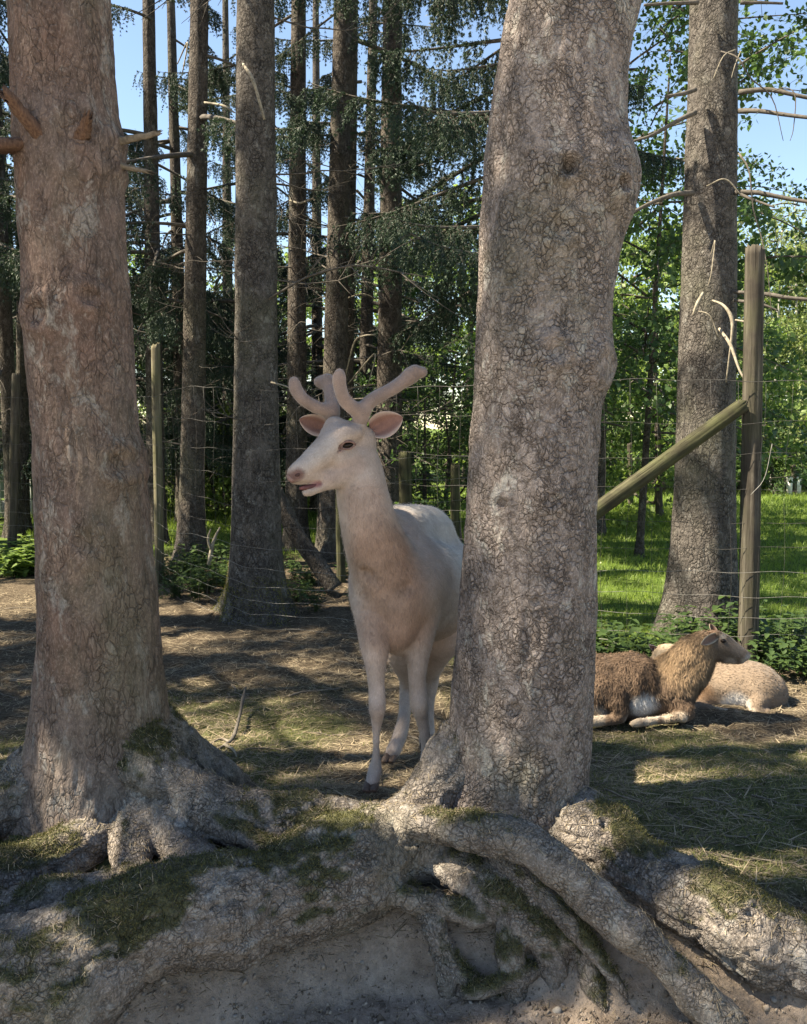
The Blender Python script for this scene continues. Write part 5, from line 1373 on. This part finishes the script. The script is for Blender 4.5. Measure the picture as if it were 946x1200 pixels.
farf = empty('meadow_fence', (X(760, 17), 17, -0.08))
tag(farf, 'far meadow fence of thin dark posts and rails', 'fence')
fp = [(690, 17.6), (738, 17.2), (771, 14.8), (828, 17.0), (930, 19.6), (985, 19.8)]
for i, (px, D) in enumerate(fp): post(farf, px, [520, 520, 512, 535, 545, 545][i], px, D, 0.055, 'timber_grey', 30 + i)
for h in (0.45, 0.9):
    P = np.array([(X(px, D), D - 0.06, ground(X(px, D), D, False) + h) for px, D in (fp[0], fp[1], fp[3], fp[4], fp[5])], float)
    V, Q, T = tube(P, 0.012, 5); keep(obj('rail', mesh('rail', V, [Q, T], M['timber_grey'])), farf)
V = strip('brace', [(738, 575, 17.0, .03), (764, 590, 15.2, .03), (771, 575, 14.8, .03)], M['timber_grey'], farf, 8, 8)
M['white_paint'] = plain('white_paint', (0.55, 0.54, 0.5), (0.72, 0.7, 0.66), 20, 0.7)
for px in (926, 936):
    mk = empty('marker_post', (X(px, 19.6), 19.6, float(ground(X(px, 19.6), 19.6, False))))
    tag(mk, 'short white marker post standing at the end of the meadow', 'post', 'white markers at the end of the meadow')
    b = np.array((0, 0, 0.0)); V, Q, T = tube(np.array([(0, 0, -0.05), (0, 0, 0.36), (0, 0, 0.40)]), [0.07, 0.068, 0.05], 12)
    obj('shaft', mesh('shaft', V, [Q, T], M['white_paint']), mk)
    V, Q, T = tube(np.array([(0, 0, 0.38), (0, 0, 0.42), (0, 0, 0.44)]), [0.075, 0.07, 0.02], 12)
    obj('cap', mesh('cap', V, [Q, T], M['white_paint']), mk)

# a pale mesh-sided pen far left
pen = empty('wire_pen', (X(2, 15), 15, 0))
tag(pen, 'pale blue-green mesh pen panel beyond the left fence corner', 'pen')
M['pen'] = plain('pen', (0.22, 0.33, 0.33), (0.34, 0.45, 0.44), 12, 0.6)
M['pen_frame'] = plain('pen_frame', (0.45, 0.47, 0.46), (0.6, 0.62, 0.6), 12, 0.6)
def box(name, lo, hi, mat, parent):
    lo = np.asarray(lo, float); hi = np.asarray(hi, float)
    V = np.array([(x, y, z) for x in (lo[0], hi[0]) for y in (lo[1], hi[1]) for z in (lo[2], hi[2])])
    Q = np.array([(0, 1, 3, 2), (4, 6, 7, 5), (0, 4, 5, 1), (2, 3, 7, 6), (0, 2, 6, 4), (1, 5, 7, 3)])
    return keep(obj(name, mesh(name, V, Q, mat, False)), parent)
gz0 = float(ground(X(0, 15), 15, False))
x0 = X(-60, 15); x1 = X(36, 15)
box('panel', (x0, 15.02, gz0 + 0.34), (x1, 15.05, gz0 + 0.98), M['pen'], pen)
box('board', (x0, 15.01, gz0 - 0.05), (x1, 15.06, gz0 + 0.30), M['pen_frame'], pen)
for k in range(9):
    x = x0 + (x1 - x0) * k / 8; box('bar', (x - 0.008, 14.97, gz0 + 0.0), (x + 0.008, 14.99, gz0 + 1.0), M['pen_frame'], pen)
for k in range(6):
    z = gz0 + 0.12 + 0.17 * k; box('rail', (x0, 14.985, z), (x1, 15.004, z + 0.015), M['pen_frame'], pen)

# leaning dead pole behind the fence
lg = empty('leaning_log', (at(385, 690, 7.9)[0], 7.9, -0.1))
tag(lg, 'dark dead log leaning behind the wire beside the moss-footed spruce', 'log')
strip('stem', [(322, 575, 8.15, .075), (345, 622, 8.1, .078), (368, 655, 8.05, .08), (392, 690, 8.0, .085)], M['bark_far'], lg, 18, 40, 0.04)
strip('broken_tip', [(322, 575, 8.15, .05), (317, 566, 8.17, .02), (315, 561, 8.17, .008)], M['dead_pale'], lg, 8, 5, 0.1)

# the forked pale dead branch behind the wire, left of the moss-footed spruce
st = empty('forked_branch', (at(243, 650, 8.3)[0], 8.3, -0.1))
tag(st, 'low forked pale dead branch sticking up by the slim grey spruce', 'branch')
strip('stem', [(245, 662, 8.3, .022), (248, 645, 8.3, .02), (252, 630, 8.3, .014), (258, 618, 8.3, .008)], M['dead_pale'], st, 8, 10, 0.05)
strip('fork', [(248, 645, 8.3, .016), (244, 632, 8.28, .012), (247, 620, 8.26, .006)], M['dead_pale'], st, 8, 8, 0.05)

# ------------------------------------------------------------------ weeds
def weed_mesh(seed, h, n, leaf, mat):
    rs = np.random.default_rng(seed); ms = MB(); ml = MB()
    for k in range(n):
        a = rs.uniform(0, 6.283); ln = rs.uniform(0.15, 0.8) * h * 0.8
        s = np.linspace(0, 1, 6)[:, None]
        p = np.array((rs.normal(0, 0.05), rs.normal(0, 0.05), -0.02)) + np.array((math.cos(a) * ln, math.sin(a) * ln, 0)) * s ** 1.4 + np.array((0, 0, h * rs.uniform(0.5, 1.0))) * s ** 0.8
        ms.tube(p, np.linspace(0.003, 0.0012, 6), 4)
        for i in range(1, 6):
            for sd in (-1, 1):
                b = p[i]; dr = np.array((math.cos(a + sd * 1.3 + rs.normal(0, .5)), math.sin(a + sd * 1.3 + rs.normal(0, .5)), rs.uniform(-0.35, 0.35)))
                sdv = np.cross(dr, (0, 0, 1)); sdv /= np.linalg.norm(sdv) + 1e-9; nv = np.cross(sdv, dr)
                l = leaf * rs.uniform(0.7, 1.3); w_ = l * 0.32
                V = np.array([b, b + dr * l * .3 + sdv * w_ + nv * .1 * l, b + dr * l * .7 + sdv * w_ * .7, b + dr * l - nv * .12 * l, b + dr * l * .7 - sdv * w_ * .7, b + dr * l * .3 - sdv * w_ + nv * .1 * l, b + dr * l * .5 - nv * 0.04 * l])
                ml.add(V, None, np.array([(0, 1, 6), (1, 2, 6), (2, 3, 6), (3, 4, 6), (4, 5, 6), (5, 0, 6)]))
    return ms.mesh('weed_stem', [M[mat]], False), ml.mesh('weed_leaf', [M[mat]], False)
WEED = [weed_mesh(1, 0.32, 13, 0.06, 'weed'), weed_mesh(2, 0.26, 11, 0.052, 'weed'), weed_mesh(3, 0.38, 14, 0.065, 'weed')]
WEEDL = [weed_mesh(4, 0.36, 10, 0.09, 'leaf_bright'), weed_mesh(5, 0.28, 9, 0.08, 'leaf_bright')]
def weed(x, y, lib, label, group, rs, s=1.0):
    e = empty('weed_plant', (x, y, float(ground(x, y)))); e.rotation_euler.z = rs.uniform(0, 6.28); e.scale = (s, s, s)
    tag(e, label, 'weed', group)
    a, b = lib[rs.integers(len(lib))]
    obj('stem', a, e); obj('foliage', b, e)
rs = np.random.default_rng(900)
for i in range(34):
    x = rs.uniform(0.75, 1.95); y = 5.30 + 0.75 * rs.random() ** 1.3 + 0.06 * (x < 1.2)
    weed(x, y, WEED, 'dark leafy weed along the wire behind the resting sheep', 'weeds along the wire behind the sheep', rs, rs.uniform(0.65, 1.1))
for i in range(20):
    x = rs.uniform(2.05, 3.0); y = rs.uniform(5.3, 6.2)
    weed(x, y, WEED, 'leafy green weed clump right of the tall cracked fence post', 'weeds right of the cracked post', rs, rs.uniform(0.65, 1.1))
for i in range(16):
    y = rs.uniform(8.9, 9.9); x = X(rs.uniform(-25, 45), y)
    weed(x, y, WEEDL, 'bright leafy weed at the foot of the left fence corner', 'weeds at the left fence corner', rs, rs.uniform(0.7, 1.1))
for i in range(26):
    y = rs.uniform(7.6, 9.8); x = X(rs.uniform(195, 270), y)
    weed(x, y, WEED, 'small weed in the shade around the slim grey spruce', 'weeds around the slim grey spruce', rs, rs.uniform(0.5, 0.9))
for i in range(24):
    y = rs.uniform(7.2, 9.6); x = X(rs.uniform(335, 560), y)
    weed(x, y, WEED, 'small shaded weed behind the wire beside the deer', 'weeds behind the wire beside the deer', rs, rs.uniform(0.5, 0.95))

# ------------------------------------------------------------------ grass, litter, sticks, stones
rs = np.random.default_rng(1000)
def scatter(n, x0, x1, y0, y1, mask, persp=True):
    y = np.exp(rs.uniform(np.log(y0), np.log(y1), n)) if persp else rs.uniform(y0, y1, n)
    x = rs.uniform(-1, 1, n) * (x1 - x0) / 2 + (x0 + x1) / 2
    if persp: x = x * y / y1
    k = rs.random(n) < mask(x, y)
    return x[k], y[k]
def sprout(name, x, y, L, W, lean, mat, label, cat, curl=0.35, up=1.0):
    p = np.stack([x, y, ground(x, y) - 0.002], 1)
    o = obj(name, blades(p, np.tile((0, 0, up), (len(p), 1)), L, W, lean, M[mat], name, curl, rs))
    return tag(o, label, cat, kind='stuff')
# meadow
x, y = scatter(150000, -9.5, 11.5, 5.6, 21, lambda x, y: meadow_mask(x, y))
yy = np.clip(y / 8, 0.8, 2.2)
p = np.stack([x, y, ground(x, y) - 0.004], 1)
o = obj('meadow_grass', blades(p, np.tile((0, 0, 1.0), (len(p), 1)), 0.075 * yy ** 0.5, 0.006 * yy, 0.6, M['grass'], 'meadow_grass', 0.35, rs))
tag(o, 'bright green meadow grass beyond the wire', 'grass', kind='stuff')
# forest-floor grass
def gm(x, y):
    m = ss(-0.05, 0.35, noise2(x, y, 1.3, 44, 3) + 0.25 * ss(0.3, 0.9, x) * ss(4.6, 3.6, y)) * ss(5.4, 4.6, y) * ss(-0.02, -0.10, bank_edge(x) - y)
    return np.clip(m * 0.9 + 0.04 * (y < 5.5), 0, 1) * ss(0.08, 0.30, y - bank_edge(x))
x, y = scatter(75000, -3.2, 3.2, 2.2, 5.6, gm)
sprout('forest_grass', x, y, 0.028, 0.0028, 0.9, 'dry_grass', 'short patchy green grass on the needle-strewn forest floor', 'grass')
def lm(x, y): return (1 - 0.85 * meadow_mask(x, y)) * (0.35 + 0.65 * ss(-0.25, 0.25, noise2(x, y, 1.9, 61, 3))) * np.where(bank_edge(x) - y > 0.12, 0.12, 1)
x, y = scatter(120000, -4.4, 4.4, 2.1, 8.5, lm)
yy = np.clip(y / 3.5, 0.8, 1.7)
p = np.stack([x, y, ground(x, y) + 0.003], 1)
a_ = rs.uniform(0, 6.283, len(p))
hd = np.stack([np.cos(a_), np.sin(a_), np.zeros(len(p))], 1) * 2.6
o = obj('needle_litter', blades(p, np.tile((0, 0, 0.35), (len(p), 1)), 0.045 * yy, 0.0036 * yy, 0.1, M['straw'], 'needle_litter', 0.05, rs, hdir=hd))
tag(o, 'dry straw, needles and bark bits strewn over the forest floor', 'litter', kind='stuff')

x, y = scatter(12000, -4.4, 4.4, 2.5, 8.0, lm)
p = np.stack([x, y, ground(x, y) + 0.004], 1); a_ = rs.normal(0, 0.7, len(p)) + np.pi * (rs.random(len(p)) < 0.5)
hd = np.stack([np.cos(a_), np.sin(a_), np.zeros(len(p))], 1) * 3
o = obj('stick_litter', blades(p, np.tile((0, 0, 0.3), (len(p), 1)), 0.11, 0.0065, 0.1, M['straw'], 'stick_litter', 0.02, rs, hdir=hd))
tag(o, 'small dry sticks and stems strewn over the forest floor', 'litter', kind='stuff')

def twig_mesh(seed, L, r):
    rs_ = np.random.default_rng(seed); n = 12; t_ = np.linspace(-0.5, 0.5, n)
    p = np.stack([t_ * L, 0.04 * L * np.convolve(rs_.normal(0, 1, n + 4), np.ones(5) / 2, 'valid'), np.abs(0.03 * L * np.convolve(rs_.normal(0, 1, n + 4), np.ones(5) / 3, 'valid')) * 0.3], 1)
    mb = MB(); mb.tube(p, np.linspace(r, r * 0.45, n), 6, jag=0.12)
    for k in range(rs_.integers(1, 4)):
        i = rs_.integers(3, 10); d = np.array((0.6, rs_.choice([-1, 1]) * 0.7, 0.12)); s = np.linspace(0, 1, 4)[:, None]
        mb.tube(p[i] + d * L * rs_.uniform(0.08, 0.2) * s, np.linspace(r * 0.5, r * 0.25, 4), 5)
    return mb.mesh('twig', [M['twig']], False)
TW = [twig_mesh(i, 0.30, 0.0045) for i in range(5)]
def twig(px, py, D, yaw, s, label, group, me=None):
    q = at(px, py, D); z = ground(np.array([q[0], q[0] + 0.1 * math.cos(yaw), q[0] - 0.1 * math.cos(yaw)]), np.array([q[1], q[1] + 0.1 * math.sin(yaw), q[1] - 0.1 * math.sin(yaw)]))
    e = obj('fallen_twig', me or TW[rs.integers(5)], None, (q[0], q[1], float(z[0]) + 0.003))
    e.rotation_euler = (0, math.atan2(float(z[2] - z[1]), 0.2), yaw); e.scale = (s, s, s)
    tag(e, label, 'twig', group)
for px, py, D, yaw, s in ((755, 952, 3.05, -0.25, 1.0), (890, 1020, 2.72, -0.35, 1.1), (905, 955, 3.05, -0.2, 0.8), (925, 930, 3.2, -0.5, 0.9), (860, 935, 3.15, -0.1, 1.0), (790, 1010, 2.8, -0.6, 0.5), (845, 905, 3.4, 0.05, 0.8), (720, 985, 2.92, 0.5, 0.5), (880, 985, 2.9, 0.1, .7)):
    twig(px, py, D, yaw, s, 'dry grey twig lying on the grassy floor right of the scaly spruce', 'twigs right of the scaly spruce')
for i in range(34):
    D = rs.uniform(3.5, 6.3); px = rs.uniform(210, 520)
    twig(px, 800, D, rs.normal(0, 0.6), rs.uniform(0.5, 1.5), 'dry twig on the dappled litter between the two near trunks', 'twigs between the near trunks')
for i in range(14):
    D = rs.uniform(4.5, 7.5); px = rs.uniform(-10, 60)
    twig(px, 800, D, rs.normal(0, 0.5), rs.uniform(0.6, 1.3), 'dry twig on the striped litter left of the reddish trunk', 'twigs left of the reddish trunk')
# dead branch lying behind the left tree
db = empty('dead_branch', (at(275, 830, 3.9)[0], 4.2, 0))
tag(db, 'dark knobbly dead branch lying on the litter between the near trunks', 'branch')
def gl(px, D, up, r): q = at(px, 800, D); return (q[0], D, float(ground(q[0], D)) + up, r)
def gstrip(name, rows, mat, parent):
    p = spline(rows, 18); V, Q, T = tube(p[:, :3], p[:, 3], 8, True, None, 0.15); keep(obj(name, mesh(name, V, [Q, T], mat)), parent)
gstrip('stem', [gl(248, 3.95, .006, .005), gl(262, 4.02, .010, .008), gl(273, 4.2, .016, .010), gl(281, 4.5, .06, .008), gl(284, 4.6, .10, .010), gl(288, 4.66, .15, .004)], M['dead_dark'], db)
gstrip('twig', [gl(270, 4.1, .02, .008), gl(258, 4.15, .03, .006), gl(245, 4.1, .02, .004)], M['twig'], db)
gstrip('twig', [gl(262, 4.0, .02, .007), gl(272, 3.9, .02, .006), gl(276, 3.82, .01, .003)], M['dead_pale'], db)

def stone_mesh(seed):
    rs_ = np.random.default_rng(seed); seg, rings = 12, 8
    th = np.linspace(0, 2 * np.pi, seg, endpoint=False); ph = np.linspace(0.05, np.pi - 0.05, rings)
    P = np.array([(np.cos(a) * np.sin(b), np.sin(a) * np.sin(b) * .8, np.cos(b) * .55) for b in ph for a in th])
    P *= (1 + 0.28 * noise(P, 1.7, seed, 2))[:, None]
    k = np.arange(seg); k2 = (k + 1) % seg
    Q = np.concatenate([np.stack([i * seg + k, (i + 1) * seg + k, (i + 1) * seg + k2, i * seg + k2], 1) for i in range(rings - 1)])
    cap = np.concatenate([P, [P[:seg].mean(0)], [P[-seg:].mean(0)]]); n = len(P)
    T = np.concatenate([np.stack([k, k2, np.full(seg, n)], 1), np.stack([(rings - 1) * seg + k2, (rings - 1) * seg + k, np.full(seg, n + 1)], 1)])
    return mesh('pebble', cap, [Q, T], M['stone'])
ST = [stone_mesh(i) for i in range(5)]
for i in range(110):
    x = rs.uniform(-0.95, 1.1); y = rs.uniform(1.95, bank_edge(x) - 0.02)
    o = obj('pebble', ST[rs.integers(5)], None, (x, y, float(ground(x, y))))
    s = float(np.exp(rs.normal(-5.0, 0.45))); o.scale = (s, s, s); o.rotation_euler = (rs.normal(0, .3), rs.normal(0, .3), rs.uniform(0, 6.28))
    tag(o, 'small pale pebble in the bare dirt below the roots', 'pebble', 'pebbles in the dirt below the roots')
# thin hair roots hanging from the arch
for i, (px, py, D, l) in enumerate(((262, 1118, 2.33, 20), (312, 1108, 2.40, 14), (298, 1106, 2.39, 9), (246, 1050, 2.3, 10), (275, 992, 2.60, -18))):
    limb(tree_r, [(px, py - 4, D, .004), (px + 1, py + l * 0.5, D - 0.005, .0035), (px + 4, py + l, D - 0.01, .002)], 'twig', 'rootlet', 6, 6)

x = rs.uniform(-1.3, 1.6, 16000); y = bank_edge(x) + 0.12 - rs.random(16000) ** 0.8 * 0.75
r_ = np.exp(rs.normal(-5.9, 0.55, 16000)); c0 = np.stack([x, y, ground(x, y) + r_ * 0.3], 1)
dirs = rs.normal(0, 1, (16000, 5, 3)); dirs /= np.linalg.norm(dirs, axis=2)[:, :, None]
tet = np.array([(1, 0, -.4), (-.5, .87, -.4), (-.5, -.87, -.4), (0.1, 0.1, 0.9), (0.5, 0.4, 0.5)])
V = (c0[:, None, :] + (tet[None] + 0.35 * dirs) * r_[:, None, None]).reshape(-1, 3); b_ = np.arange(16000)[:, None] * 5
T = np.concatenate([b_ + np.array(q) for q in ((0, 1, 4), (1, 3, 4), (3, 0, 4), (0, 3, 2), (3, 1, 2), (1, 0, 2))])
M['crumb'] = leafmat('crumb', (0.07, 0.052, 0.038), (0.30, 0.25, 0.20), 0.0, 0.95)
o = obj('soil_crumbs', mesh('soil_crumbs', V, T, M['crumb'], False)); tag(o, 'crumbs of dry soil and grit on the bare bank', 'soil', kind='stuff')
